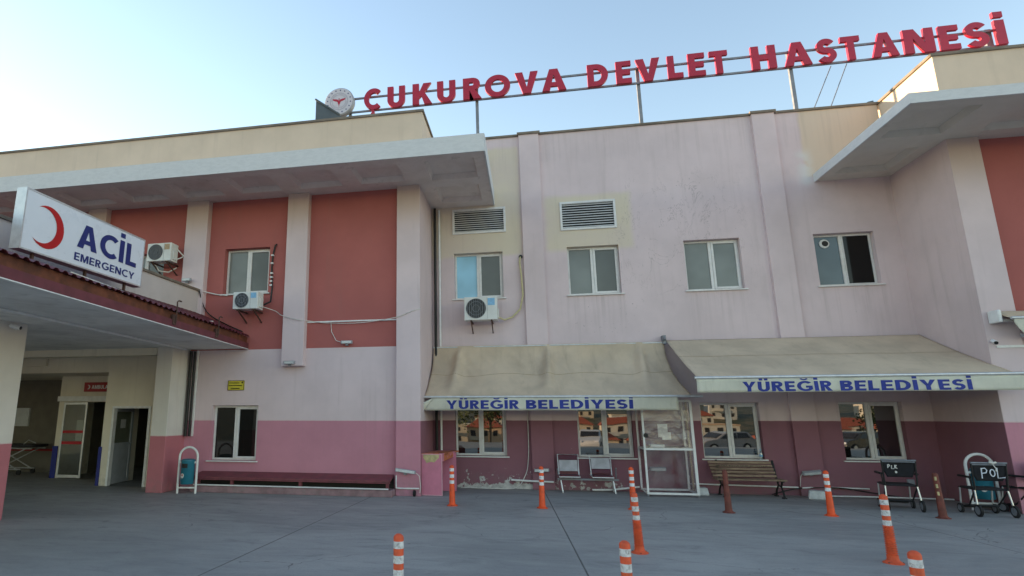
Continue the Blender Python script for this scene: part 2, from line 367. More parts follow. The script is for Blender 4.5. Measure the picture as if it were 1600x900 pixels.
# ------------------------------------------------------------------ mesh helpers
WORIG = {}
class MB:
    def __init__(s): s.v = []; s.f = []; s.mi = []; s.cur = 0
    def add(s, vs, fs):
        o = len(s.v); s.v += [tuple(v) for v in vs]
        for f in fs: s.f.append([o + i for i in f]); s.mi.append(s.cur)
        return s
    def box(s, x0, x1, y0, y1, z0, z1, T=None):
        vs = [(x, y, z) for z in (z0, z1) for y in (y0, y1) for x in (x0, x1)]
        if T is not None: vs = [tuple(T @ Vector(v)) for v in vs]
        return s.add(vs, [(0, 2, 3, 1), (4, 5, 7, 6), (0, 1, 5, 4), (2, 6, 7, 3), (0, 4, 6, 2), (1, 3, 7, 5)])
    def bar(s, p, q, w, h=None, up=(0, 0, 1)):
        """rectangular bar from p to q"""
        h = h or w
        p, q = Vector(p), Vector(q); d = (q - p).normalized(); u = Vector(up)
        if abs(d.dot(u)) > 0.98: u = Vector((0, 1, 0))
        r = d.cross(u).normalized(); u = r.cross(d)
        vs = [e + r * a * w / 2 + u * b * h / 2 for e in (p, q) for a, b in ((-1, -1), (1, -1), (1, 1), (-1, 1))]
        return s.add(vs, [(3, 2, 1, 0), (4, 5, 6, 7), (0, 1, 5, 4), (1, 2, 6, 5), (2, 3, 7, 6), (3, 0, 4, 7)])
    def tube(s, pts, r, n=8, caps=True):
        pts = [Vector(p) for p in pts]
        rs = r if isinstance(r, (list, tuple)) else [r] * len(pts)
        vs = []; fs = []; prev = None
        for i, p in enumerate(pts):
            d = (pts[min(i + 1, len(pts) - 1)] - pts[max(i - 1, 0)]).normalized()
            if prev is None:
                u = Vector((0, 0, 1)) if abs(d.z) < 0.9 else Vector((1, 0, 0))
                u = (u - d * u.dot(d)).normalized()
            else:
                u = (prev - d * prev.dot(d)).normalized()
            prev = u; w = d.cross(u)
            vs += [p + (u * cos(2 * pi * k / n) + w * sin(2 * pi * k / n)) * rs[i] for k in range(n)]
        for i in range(len(pts) - 1):
            for k in range(n):
                a, b = i * n + k, i * n + (k + 1) % n
                fs.append((a, b, b + n, a + n))
        if caps:
            fs.append(tuple(range(n - 1, -1, -1))); o = (len(pts) - 1) * n; fs.append(tuple(range(o, o + n)))
        return s.add(vs, fs)
    def lathe(s, prof, c=(0, 0, 0), n=24, axis='Z'):
        """prof: (radius, height) list"""
        vs = []; fs = []
        for r, h in prof:
            for k in range(n):
                a = 2 * pi * k / n
                if axis == 'Z': q = (c[0] + r * cos(a), c[1] + r * sin(a), c[2] + h)
                elif axis == 'X': q = (c[0] + h, c[1] + r * cos(a), c[2] + r * sin(a))
                else: q = (c[0] + r * sin(a), c[1] + h, c[2] + r * cos(a))
                vs.append(q)
        m = len(prof)
        for i in range(m - 1):
            for k in range(n):
                a, b = i * n + k, i * n + (k + 1) % n
                fs.append((a, b, b + n, a + n))
        fs.append(tuple(range(n - 1, -1, -1))); fs.append(tuple(range((m - 1) * n, m * n)))
        return s.add(vs, fs)
    def prism(s, poly, f0, f1):
        """poly: 2-D points; f0, f1: functions 2-D -> 3-D for the two end faces"""
        n = len(poly)
        vs = [f0(*p) for p in poly] + [f1(*p) for p in poly]
        fs = [tuple(range(n - 1, -1, -1)), tuple(range(n, 2 * n))] + [(i, (i + 1) % n, n + (i + 1) % n, n + i) for i in range(n)]
        return s.add(vs, fs)
    def grid(s, nu, nv, fn):
        vs = [fn(i / nu, j / nv) for j in range(nv + 1) for i in range(nu + 1)]
        fs = [(j * (nu + 1) + i, j * (nu + 1) + i + 1, (j + 1) * (nu + 1) + i + 1, (j + 1) * (nu + 1) + i) for j in range(nv) for i in range(nu)]
        return s.add(vs, fs)
    def build(s, name, mat, parent=None, bevel=0.0, smooth=0.0, solid=0.0, origin=None):
        me = bpy.data.meshes.new(name)
        if parent is not None: org = WORIG[parent.name]
        elif origin is not None: org = Vector(origin)
        else:
            xs = [v[0] for v in s.v]; ys = [v[1] for v in s.v]; zs = [v[2] for v in s.v]
            org = Vector(((min(xs) + max(xs)) / 2, (min(ys) + max(ys)) / 2, min(zs)))
        me.from_pydata([tuple(Vector(v) - org) for v in s.v], [], s.f)
        mats = mat if isinstance(mat, (list, tuple)) else [mat]
        for m in mats: me.materials.append(m)
        if len(mats) > 1: me.polygons.foreach_set('material_index', s.mi)
        bm = bmesh.new(); bm.from_mesh(me); bmesh.ops.recalc_face_normals(bm, faces=bm.faces); bm.to_mesh(me); bm.free()
        if smooth:
            me.polygons.foreach_set('use_smooth', [True] * len(me.polygons))
            me.set_sharp_from_angle(angle=radians(smooth))
        o = bpy.data.objects.new(name, me); COL.objects.link(o)
        if parent is not None: o.parent = parent; WORIG[o.name] = org
        else: o.location = org; WORIG[o.name] = org
        if solid:
            md = o.modifiers.new('thickness', 'SOLIDIFY'); md.thickness = solid; md.offset = 0
        if bevel:
            md = o.modifiers.new('bevel', 'BEVEL'); md.width = bevel; md.segments = 2; md.limit_method = 'ANGLE'
        return o

def thing(name, label, cat, loc=(0, 0, 0), group=None):
    o = bpy.data.objects.new(name, None); COL.objects.link(o)
    o.location = loc; o.empty_display_size = 0.2
    WORIG[o.name] = Vector(loc)
    o['label'] = label; o['category'] = cat
    if group: o['group'] = group
    return o
def tag(o, label, cat, group=None, kind=None):
    o['label'] = label; o['category'] = cat
    if group: o['group'] = group
    if kind: o['kind'] = kind
    return o
def struct(o): o['kind'] = 'structure'; return o
def copy_tree(o, loc, rz, label):
    def rec(a, par):
        c = a.copy(); COL.objects.link(c)
        if par is not None: c.parent = par
        for ch in list(a.children): rec(ch, c)
        return c
    r = rec(o, None); r.location = loc; r.rotation_euler = (0, 0, rz); r['label'] = label
    return r

# ------------------------------------------------------------------ lettering: outlines drawn letter by letter
def arc(cx, cy, rx, ry, a0, a1, n=14):
    return [(cx + rx * cos(radians(a0 + (a1 - a0) * k / n)), cy + ry * sin(radians(a0 + (a1 - a0) * k / n))) for k in range(n + 1)]
def stroke(path, w):
    """outline of a constant-width pen stroke along path"""
    L, Rr = [], []
    for i, p in enumerate(path):
        a = path[max(0, i - 1)]; b = path[min(len(path) - 1, i + 1)]
        dx, dy = b[0] - a[0], b[1] - a[1]; l = math.hypot(dx, dy) or 1
        nx, ny = -dy / l * w / 2, dx / l * w / 2
        L.append((p[0] + nx, p[1] + ny)); Rr.append((p[0] - nx, p[1] - ny))
    return L + Rr[::-1]
def glyph(ch, w):
    """closed outlines and advance width of one capital, cap height 1, stem width w"""
    h = w * 0.88; o = []
    base = {'Ç': 'C', 'Ğ': 'G', 'İ': 'I', 'Ü': 'U', 'Ş': 'S'}.get(ch, ch)
    if base == 'I': W = w; o = [[(0, 0), (w, 0), (w, 1), (0, 1)]]
    elif base == 'L': W = .56; o = [[(0, 0), (W, 0), (W, h), (w, h), (w, 1), (0, 1)]]
    elif base == 'E': W = .60; m = .5; o = [[(0, 0), (W, 0), (W, h), (w, h), (w, m - h / 2), (W * .93, m - h / 2), (W * .93, m + h / 2), (w, m + h / 2), (w, 1 - h), (W, 1 - h), (W, 1), (0, 1)]]
    elif base == 'T': W = .66; o = [[((W - w) / 2, 0), ((W + w) / 2, 0), ((W + w) / 2, 1 - h), (W, 1 - h), (W, 1), (0, 1), (0, 1 - h), ((W - w) / 2, 1 - h)]]
    elif base == 'H': W = .76; o = [[(0, 0), (w, 0), (w, .5 - h / 2), (W - w, .5 - h / 2), (W - w, 0), (W, 0), (W, 1), (W - w, 1), (W - w, .5 + h / 2), (w, .5 + h / 2), (w, 1), (0, 1)]]
    elif base == 'N': W = .80; d = w * 1.22; o = [[(0, 0), (w, 0), (w, .62), (W - d, 0), (W, 0), (W, 1), (W - w, 1), (W - w, .38), (d, 1), (0, 1)]]
    elif base == 'M': W = .92; d = w * 1.05; c = W / 2; o = [[(0, 0), (w, 0), (w, .66), (c - w * .42, 0), (c + w * .42, 0), (W - w, .66), (W - w, 0), (W, 0), (W, 1), (W - d * 1.25, 1), (c, .36), (d * 1.25, 1), (0, 1)]]
    elif base == 'V': W = .82; s = w * 1.1; c = W / 2; o = [[(c - s * .52, 0), (c + s * .52, 0), (W, 1), (W - s, 1), (c, .30), (s, 1), (0, 1)]]
    elif base == 'A':
        W = .86; s = w * 1.1; c = W / 2; k = c - s * .55
        def xi(y): return s + (c - s) * (y / .72)      # inner edge of the left leg
        y0, y1 = .20, .20 + h * .85
        o = [[(0, 0), (s, 0), (s + (c - s) * y0 / .74, y0), (W - s - (c - s) * y0 / .74, y0), (W - s, 0), (W, 0), (c + s * .55, 1), (c - s * .55, 1)],
             [(s + (c - s) * y1 / .74, y1), (c, .74), (W - s - (c - s) * y1 / .74, y1)]]
    elif base == 'Y': W = .82; s = w * 1.12; c = W / 2; o = [[(c - w / 2, 0), (c + w / 2, 0), (c + w / 2, .40), (W, 1), (W - s, 1), (c, .60), (s, 1), (0, 1), (c - w / 2, .40)]]
    elif base == 'K': W = .74; s = w * 1.2; o = [[(0, 0), (w, 0), (w, .28), (w + .09, .40), (W - s, 0), (W, 0), (w + .09 + s * .42, .57), (W - .03, 1), (W - .03 - s, 1), (w, .56), (w, 1), (0, 1)]]
    elif base == 'O': W = 1.0; o = [arc(.5, .5, .5, .515, 0, 360, 40)[:-1], arc(.5, .5, .5 - w, .515 - h, 0, 360, 40)[:-1]]
    elif base == 'D': W = .78; r = W - .30; o = [[(0, 0)] + arc(W - .46, .5, .46, .5, -90, 90, 20) + [(0, 1)], [(w, h)] + arc(W - .46, .5, .46 - w, .5 - h, -90, 90, 20) + [(w, 1 - h)]]
    elif base == 'U': W = .72; r = W / 2; o = [[(0, 1)] + arc(r, .34, r, .355, 180, 360, 22) + [(W, 1), (W - w, 1)] + arc(r, .34, r - w, .355 - h, 360, 180, 22) + [(w, 1)]]
    elif base == 'C': W = .82; o = [arc(.5, .5, .5, .515, 48, 312, 30) + arc(.5, .5, .5 - w, .515 - h, 312, 48, 30)]
    elif base == 'G':
        W = .92; a = arc(.5, .5, .5, .515, 42, 318, 30); b = arc(.5, .5, .5 - w, .515 - h, 305, 48, 28)
        o = [a + [(W, .16), (W, .54), (.52, .54), (.52, .54 - h), (W - w, .54 - h), (W - w, .235)] + b]
    elif base == 'R':
        W = .68; rb = .29; yc = 1 - rb
        o = [[(0, 0), (w, 0), (w, 1 - 2 * rb), (.24, 1 - 2 * rb), (W - w * 1.15, 0), (W + .02, 0)] + [(.44, 1 - 2 * rb + .035)] + arc(W - rb - .03, yc, rb, rb, -70, 90, 14) + [(0, 1)],
             [(w, 1 - 2 * rb + h)] + arc(W - rb - .03, yc, max(.02, rb - w), rb - h, -90, 90, 12) + [(w, 1 - h)]]
    elif base == 'B':
        W = .68; r1, r2 = .265, .29
        y1 = 1 - .255
        o = [[(0, 0)] + arc(W - r2, .275, r2, .275, -90, 58, 14) + arc(W - r1 - .03, y1, r1, .255, -50, 90, 14) + [(0, 1)],
             [(w, h)] + arc(W - r2, .275, max(.02, r2 - w), .275 - h, -90, 90, 10) + [(w, .55 - h)],
             [(w, .49 + h)] + arc(W - r1 - .03, y1, max(.02, r1 - w), .255 - h, -90, 90, 10) + [(w, 1 - h)]]
    elif base == 'P': W = .64; o = glyph('R', w)[0]
    elif base == 'S':
        W = .64; q = w * .92; r = (1.02 - q) / 4; cx = W / 2; rx = W / 2 - q / 2
        p = arc(cx, 1.01 - q / 2 - r, rx, r, 28, 270, 20) + arc(cx, -.01 + q / 2 + r, rx, r, 90, -152, 20)[1:]
        o = [stroke(p, q)]
    else: return [], .38
    if ch == 'İ': o.append([(0, 1.12), (w, 1.12), (w, 1.12 + w * .9), (0, 1.12 + w * .9)])
    if ch == 'Ü':
        for c in (W * .28, W * .72): o.append([(c - w * .45, 1.11), (c + w * .45, 1.11), (c + w * .45, 1.11 + w * .82), (c - w * .45, 1.11 + w * .82)])
    if ch == 'Ğ': o.append(stroke(arc(W / 2, 1.30, .19, .15, 190, 350, 12), w * .5))
    if ch in 'ÇŞ': o.append(stroke([(W * .55, -.02), (W * .54, -.10), (W * .60, -.14), (W * .58, -.21), (W * .46, -.24)], w * .5))
    return o, W
def text_geo(body, weight=.2, gap=.12, extrude=0.0, dot=None):
    c = bpy.data.curves.new('lettering', 'CURVE'); c.dimensions = '2D'; c.fill_mode = 'BOTH'; c.extrude = extrude
    x = 0
    for ch in body:
        outs, W = glyph(ch, weight)
        for pts in outs:
            sp = c.splines.new('POLY'); sp.points.add(len(pts) - 1)
            for q, (a, b) in zip(sp.points, pts): q.co = (x + a, b, 0, 1)
            sp.use_cyclic_u = True
        x += W + gap
    o = bpy.data.objects.new('lettering', c); COL.objects.link(o)
    bpy.context.view_layer.update()
    m = bpy.data.meshes.new_from_object(o.evaluated_get(bpy.context.evaluated_depsgraph_get()))
    vs = [v.co.copy() for v in m.vertices]; fs = [tuple(p.vertices) for p in m.polygons]
    bpy.data.objects.remove(o); bpy.data.curves.remove(c); bpy.data.meshes.remove(m)
    return vs, fs
def fit_text(mb, body, x0, x1, z0, cap, place, weight=.2, gap=.12):
    """letters fitted to x0..x1 wide and cap high; place(u, v, w) -> 3-D"""
    vs, fs = text_geo(body, weight, gap)
    lo = min(v.x for v in vs); hi = max(v.x for v in vs); sx = (x1 - x0) / (hi - lo)
    return mb.add([place(x0 + (v.x - lo) * sx, z0 + v.y * cap, 0) for v in vs], fs)

# ------------------------------------------------------------------ the ground
def ground_h(x, y):
    pts = [(60, 0), (-5, 0), (-14, -0.9), (-34, -1.1), (-52, -6.0), (-95, -10.0), (-165, -9.5), (-270, 4.0), (-400, 16.0), (-800, 40), (-1500, 40)]
    if y >= 60: return 0
    for (a, ha), (b, hb) in zip(pts, pts[1:]):
        if b <= y <= a:
            t = (a - y) / (a - b); t = t * t * (3 - 2 * t)
            return ha + (hb - ha) * t
    return 40
def ground_mat():
    t = NT('worn_concrete_yard'); p = t.pos(True)
    x, y, z = t.xyz(p)[0:3]
    n1 = t.noise(t.scaled(p, (0.45, 0.9, 1)), 0.8, 7, 0.62, 0.9)
    n2 = t.noise(t.scaled(p, (0.8, 2.4, 1)), 1.5, 8, 0.7, 1.1)
    n3 = t.noise(p, 70, 4, 0.75)
    c = t.mix(t.ramp(n1, 0.32, 0.68), (0.26, 0.258, 0.255), (0.355, 0.35, 0.34))
    c = t.mix(t.math('MULTIPLY', t.ramp(n2, 0.52, 0.68), 0.42), c, (0.172, 0.168, 0.165))
    c = t.mix(t.math('MULTIPLY', t.ramp(n2, 0.46, 0.32), 0.35), c, (0.37, 0.366, 0.355))
    c = t.mix(t.math('MULTIPLY', t.ramp(n3, 0.52, 0.75), 0.4), c, (0.12, 0.12, 0.12))
    c = t.mix(t.math('MULTIPLY', t.ramp(n3, 0.45, 0.25), 0.25), c, (0.42, 0.41, 0.40))
    st = t.noise(p, 0.9, 6, 0.7, 1.2)
    c = t.mix(t.math('MULTIPLY', t.ramp(st, 0.60, 0.70), 0.5), c, (0.115, 0.115, 0.115))
    ag = t.noise(p, 28, 3, 0.8)
    c = t.mix(t.math('MULTIPLY', t.ramp(ag, 0.5, 0.72), 0.35), c, (0.13, 0.13, 0.132))
    drop = t.noise(p, 5, 3, 0.6)
    c = t.mix(t.math('MULTIPLY', t.ramp(drop, 0.70, 0.74), 0.55), c, (0.09, 0.088, 0.086))
    sp = t.noise(p, 22, 3, 0.7)
    c = t.mix(t.math('MULTIPLY', t.ramp(sp, 0.74, 0.76), 0.6), c, (0.5, 0.49, 0.47))
    # sparse wandering cracks
    wv = t.n.new("ShaderNodeVectorMath"); wv.operation = 'ADD'
    nz = t.n.new("ShaderNodeTexNoise"); nz.inputs["Scale"].default_value = 1.5; nz.inputs["Detail"].default_value = 5
    t.link(p, nz.inputs["Vector"]); sc_ = t.n.new("ShaderNodeVectorMath"); sc_.operation = 'SCALE'; sc_.inputs[3].default_value = 0.7
    t.link(nz.outputs["Color"], sc_.inputs[0]); t.link(p, wv.inputs[0]); t.link(sc_.outputs[0], wv.inputs[1])
    vo = t.n.new("ShaderNodeTexVoronoi"); vo.feature = 'DISTANCE_TO_EDGE'; vo.inputs["Scale"].default_value = 0.33
    t.link(wv.outputs[0], vo.inputs["Vector"])
    ck = t.math('MULTIPLY', t.ramp(vo.outputs["Distance"], 0.0008, 0.0032, 1, 0), t.ramp(n1, 0.50, 0.58))
    c = t.mix(t.math('MULTIPLY', ck, 0.75), c, (0.05, 0.05, 0.05))
    # dust and grit gathered along the foot of the walls
    wd = t.math('MULTIPLY', t.ramp(t.math('ADD', y, t.math('MULTIPLY', n1, 0.8)), 14.3, 15.2), 0.45)
    c = t.mix(wd, c, (0.27, 0.25, 0.235))
    h = t.math('SUBTRACT', t.math('ADD', t.math('MULTIPLY', n2, 0.5), t.math('MULTIPLY', n3, 0.25)), ck)
    # saw-cut joints
    for (ax, ay), (bx, by) in (((-3.59, 6.28), (-3.38, 12.9)), ((0.53, 7.11), (0.26, 13.4)), ((5.97, 9.27), (5.55, 13.2))):
        L = math.hypot(bx - ax, by - ay); nx, ny = -(by - ay) / L, (bx - ax) / L
        d = t.math('ADD', t.math('MULTIPLY', x, nx), t.math('ADD', t.math('MULTIPLY', y, ny), -(ax * nx + ay * ny)))
        d = t.math('ABSOLUTE', t.math('ADD', d, t.math('MULTIPLY', t.math('SUBTRACT', st, 0.5), 0.02)))
        lm = t.math('MULTIPLY', t.ramp(d, 0.005, 0.014, 1, 0), t.math('GREATER_THAN', y, -4.0))
        lm = t.math('MULTIPLY', lm, t.math('LESS_THAN', y, 14.6))
        wide = t.math('MULTIPLY', t.math('MULTIPLY', t.ramp(d, 0.02, 0.09, 1, 0), t.math('GREATER_THAN', y, -4.0)), t.ramp(n2, 0.4, 0.7))
        c = t.mix(t.math('MULTIPLY', wide, 0.35), c, (0.36, 0.355, 0.34))
        c = t.mix(t.math('MULTIPLY', lm, 0.75), c, (0.03, 0.03, 0.03))
        h = t.math('SUBTRACT', h, lm)
    # scrub beyond the yard
    gm = t.ramp(t.math('ADD', y, t.math('MULTIPLY', n1, 4)), -38, -35, 1, 0)
    gc = t.mix(t.ramp(t.noise(p, 0.15, 6), 0.4, 0.6), (0.045, 0.055, 0.02), (0.15, 0.12, 0.06))
    c = t.mix(gm, c, gc)
    t.bump(h, 0.5, 0.006)
    return t.fin(c, t.ramp(n2, 0.3, 0.7, 0.5, 0.72), 0.35)
mb = MB()
xs = [-1500, -700, -300] + list(range(-150, 151, 10)) + [300, 700, 1500]
ys = [1500, 300, 60, 30, 14, 5, -5, -8, -11, -14, -20, -27, -34, -38, -42, -47, -52, -60, -70, -82, -95, -110, -130, -150, -170, -190, -210, -230, -260, -300, -330, -420, -560, -700, -1000, -1500]
vs = [(x, y, ground_h(x, y) + (2.5 * mnoise.noise((x * 0.013, y * 0.013, 0)) * min(1, max(0, (-y - 60) / 80)))) for y in ys for x in xs]
nx = len(xs)
mb.add(vs, [(j * nx + i, j * nx + i + 1, (j + 1) * nx + i + 1, (j + 1) * nx + i) for j in range(len(ys) - 1) for i in range(nx - 1)])
struct(mb.build('ground', ground_mat(), origin=(0, 0, 0), smooth=60))

# ------------------------------------------------------------------ the hospital building
B = thing('hospital_building', 'pink and lilac two-storey hospital building with red wing panels, cream parapet and white eaves', 'hospital', (0, 14.7, 0))
YM, YW, YR = 14.7, 13.1, 12.93          # main wall, left wing wall, right wing wall
XL, XR = -2.37, 8.33                    # the two return walls
ZP, ZE = 8.93, 7.03                     # parapet top, soffit height

def wall_y(mb, x0, x1, z0, z1, Y, holes=(), depth=0.20):
    xs = sorted({x0, x1, *[h[0] for h in holes], *[h[1] for h in holes]})
    zs = sorted({z0, z1, *[h[2] for h in holes], *[h[3] for h in holes]})
    for xa, xb in zip(xs, xs[1:]):
        for za, zb in zip(zs, zs[1:]):
            cx, cz = (xa + xb) / 2, (za + zb) / 2
            if any(h[0] < cx < h[1] and h[2] < cz < h[3] for h in holes): continue
            mb.add([(xa, Y, za), (xb, Y, za), (xb, Y, zb), (xa, Y, zb)], [(0, 1, 2, 3)])
    for a, b, c, d in holes:
        D = Y + depth
        mb.add([(a, Y, c), (b, Y, c), (b, Y, d), (a, Y, d), (a, D, c), (b, D, c), (b, D, d), (a, D, d)],
               [(0, 4, 5, 1), (1, 5, 6, 2), (2, 6, 7, 3), (3, 7, 4, 0)])
    return mb

def window(x0, x1, z0, z1, Y, left='glass_low', right='glass_low', sill=True, rec=0.10, label=None, mull=None, sash=True, sillmat='pvc', blind=None):
    rec += 0.035
    g = 0.004; x0 += g; x1 -= g; z0 += g; z1 -= g
    ya, yb = Y + rec, Y + rec + 0.07
    m = mull if mull is not None else (x0 + x1) / 2 - 0.02
    f = 0.045; mb = MB()
    mb.box(x0, x0 + f, ya, yb, z0, z1); mb.box(x1 - f, x1, ya, yb, z0, z1)
    mb.box(x0 + f, x1 - f, ya, yb, z1 - f, z1); mb.box(x0 + f, x1 - f, ya, yb, z0, z0 + f)
    mb.box(m - 0.032, m + 0.032, ya - 0.004, yb, z0 + f, z1 - f)
    w = mb.build('window', M['pvc'], B, bevel=0.004)
    if label: w['label'] = label
    # opening sash on the right, glazing bead on the left
    a, b, c, d = m + 0.034, x1 - f + 0.012, z0 + f - 0.012, z1 - f + 0.012
    s = 0.05 if sash else 0.02
    mb = MB()
    mb.box(a, a + s, ya - 0.018, yb - 0.01, c, d); mb.box(b - s, b, ya - 0.018, yb - 0.01, c, d)
    mb.box(a + s, b - s, ya - 0.018, yb - 0.01, d - s, d); mb.box(a + s, b - s, ya - 0.018, yb - 0.01, c, c + s)
    mb.build('sash', M['pvc'], w, bevel=0.004)
    mb = MB().box(x0 + f + 0.001, m - 0.033, ya + 0.03, ya + 0.042, z0 + f + 0.001, z1 - f - 0.001)
    pl = mb.build('pane', M[left], w)
    mb = MB().box(a + s + 0.001, b - s - 0.001, ya + 0.012, ya + 0.024, c + s + 0.001, d - s - 0.001)
    pr = mb.build('pane', M[right], w)
    if sill:
        MB().box(x0 - 0.06, x1 + 0.06, Y - 0.05, Y + rec + 0.02, z0 - 0.035, z0 - 0.007).build('sill', M[sillmat], w, bevel=0.004)
    return w

UP = [(-1.79, -0.55, 4.57, 5.77), (1.04, 2.27, 4.57, 5.79), (3.76, 5.0, 4.57, 5.80), (6.57, 7.80, 4.56, 5.79)]
GR = [(-1.83, -0.60, 0.73, 1.95), (1.05, 2.28, 0.73, 1.95), (3.75, 4.98, 0.74, 1.96), (6.57, 7.78, 0.74, 1.97)]
VE = [(-1.80, -0.46, 6.30, 6.94), (0.94, 2.25, 6.24, 6.95)]
mb = wall_y(MB(), XL, XR, 0, ZP - 0.05, YM, UP + GR + VE)
mb.build('main_wall', M['main_wall'], B)
window(*UP[0], YM, 'glass_blue', 'glass_up_dark', label='upper window with pale blue left pane above an air conditioner')
window(*UP[1], YM, 'glass_up', 'glass_up_dark')
window(*UP[2], YM, 'glass_up', 'glass_up')
wf = window(*UP[3], YM, 'glass_teal', 'open_dark', label='upper window with an extractor fan in its left pane and right side open', sash=False)
for q in GR: window(*q, YM)
# extractor fan in the fourth upper window
fan = MB().lathe([(0.105, 0.0), (0.105, -0.02), (0.07, -0.03)], (6.84, YM + 0.162, 5.58), 24, 'Y').build('extractor_fan', M['white'], wf, smooth=30)
MB().lathe([(0.066, 0.0), (0.066, -0.004)], (6.85, YM + 0.131, 5.58), 20, 'Y').build('fan_opening', M['black'], wf)

def vent(x0, x1, z0, z1):
    f = 0.035; ya, yb = YM - 0.03, YM + 0.05; mb = MB()
    mb.box(x0 - 0.02, x0 + f, ya, yb, z0 - 0.02, z1 + 0.02); mb.box(x1 - f, x1 + 0.02, ya, yb, z0 - 0.02, z1 + 0.02)
    mb.box(x0 + f, x1 - f, ya, yb, z1 - f, z1 + 0.02); mb.box(x0 + f, x1 - f, ya, yb, z0 - 0.02, z0 + f)
    v = mb.build('wall_vent', M['pvc'], B, bevel=0.004)
    mb = MB(); n = 10
    for k in range(n):
        zc = z0 + f + (k + 0.5) * (z1 - z0 - 2 * f) / n
        T = Matrix.Translation((0, YM + 0.012, zc)) @ Matrix.Rotation(radians(38), 4, 'X')
        mb.box(x0 + f, x1 - f, -0.026, 0.026, -0.003, 0.003, T)
    mb.build('louvre', M['white'], v)
    MB().box(x0 + f - 0.01, x1 - f + 0.01, YM + 0.075, YM + 0.08, z0 + f - 0.01, z1 - f + 0.01).build('backing', M['black'], v)
for v in VE: vent(*v)

# pilasters of the main wall
for xa, xb in ((-0.03, 0.48), (5.58, 6.08)):
    mb = MB(); mb.box(xa, xb, YM - 0.085, YM + 0.02, 0, ZP - 0.03)
    mb.build('pilaster', M['main_pilaster'], B, bevel=0.008)

# left wing
WU = [(-7.36, -6.16, 4.60, 5.76), (-10.25, -9.05, 4.60, 5.76)]
WG = [(-7.42, -6.25, 0.66, 1.91)]
mb = MB()
wall_y(mb, -8.12, XL - 0.02, 0, ZE, YW, WU[:1] + WG)
wall_y(mb, -42, -8.12, 3.22, ZE, YW, WU[1:])  # unseen far end, lengthened to keep the low sun off the yard
mb.build('wing_wall', M['wing_wall'], B)
window(*WU[0], YW, 'glass_up', 'glass_up_dark', rec=0.12)
window(*WU[1], YW, 'glass_up', 'glass_up', rec=0.12)
window(*WG[0], YW, 'glass_wing', 'glass_wing', rec=0.09)
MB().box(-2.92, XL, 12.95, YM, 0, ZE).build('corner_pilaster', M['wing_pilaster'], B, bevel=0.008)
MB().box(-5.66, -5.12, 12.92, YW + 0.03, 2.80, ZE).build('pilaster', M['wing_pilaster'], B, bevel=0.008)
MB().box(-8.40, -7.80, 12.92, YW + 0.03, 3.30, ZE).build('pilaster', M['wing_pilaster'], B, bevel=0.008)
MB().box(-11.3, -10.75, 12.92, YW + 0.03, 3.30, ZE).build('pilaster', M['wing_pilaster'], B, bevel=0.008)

# right wing
mb = MB(); wall_y(mb, 8.86, 24, 0, ZE + 0.04, YR)
mb.build('wing_wall', M['wing_wall'], B)
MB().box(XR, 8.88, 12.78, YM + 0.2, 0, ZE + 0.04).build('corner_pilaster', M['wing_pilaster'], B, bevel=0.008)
MB().box(XR - 0.003, XR + 0.05, 12.783, YM, 0.001, ZE + 0.04).build('return_wall', M['return_wall'], B)
MB().box(XL - 0.05, XL + 0.003, 12.953, YM, 0.001, ZE).build('return_wall', M['return_wall'], B)

# eaves with coffered soffits
def eave(name, x0, x1, y0, y1, zb, zt, cells):
    mb = MB()
    mb.box(x0, x1, y0 + 0.03, y1, zb + 0.13, zt - 0.01)
    xs = sorted({x0, x1, *[c[0] for c in cells], *[c[1] for c in cells]})
    ys = sorted({y0 + 0.03, y1, *[c[2] for c in cells], *[c[3] for c in cells]})
    for xa, xb in zip(xs, xs[1:]):
        for ya, yb in zip(ys, ys[1:]):
            cx, cy = (xa + xb) / 2, (ya + yb) / 2
            if any(c[0] < cx < c[1] and c[2] < cy < c[3] for c in cells): continue
            mb.add([(xa, ya, zb), (xb, ya, zb), (xb, yb, zb), (xa, yb, zb)], [(0, 1, 2, 3)])
    for a, b, c, d in cells:
        e = 0.045; zt2 = zb + 0.125
        q = [(a, c, zb), (b, c, zb), (b, d, zb), (a, d, zb), (a + e, c + e, zt2), (b - e, c + e, zt2), (b - e, d - e, zt2), (a + e, d - e, zt2)]
        mb.add(q, [(0, 1, 5, 4), (1, 2, 6, 5), (2, 3, 7, 6), (3, 0, 4, 7), (4, 5, 6, 7)])
    o = mb.build(name, M['eave'], B)
    return o
cl = [(-2.04, -0.97, 11.70, 12.78), (-2.03, -1.0, 13.2, 14.3)]
x = -3.72
for k in range(16):
    cl.append((x, x + 1.07, 11.70, 12.66)); x -= 1.52
ev = eave('eave', -42, -0.74, 11.40, YM + 0.02, ZE, 7.40, cl)
mb = MB(); mb.box(-42, -0.72, 11.37, 11.40, ZE - 0.015, 7.41); mb.box(-0.74, -0.71, 11.40, YM + 0.02, ZE - 0.015, 7.41)
mb.build('fascia', M['fascia'], ev)
cr = [(7.02, 8.08, 11.36, 12.5), (8.72, 9.7, 11.36, 12.5), (10.3, 11.4, 11.36, 12.5), (7.02, 8.05, 13.1, 14.3)]
ev = eave('eave', 6.79, 24, 11.05, YM + 0.02, 7.07, 7.242, cr)
mb = MB(); mb.box(6.76, 24, 11.02, 11.05, 7.055, 7.25); mb.box(6.76, 6.79, 11.05, YM + 0.02, 7.055, 7.25)
mb.build('fascia', M['fascia'], ev)

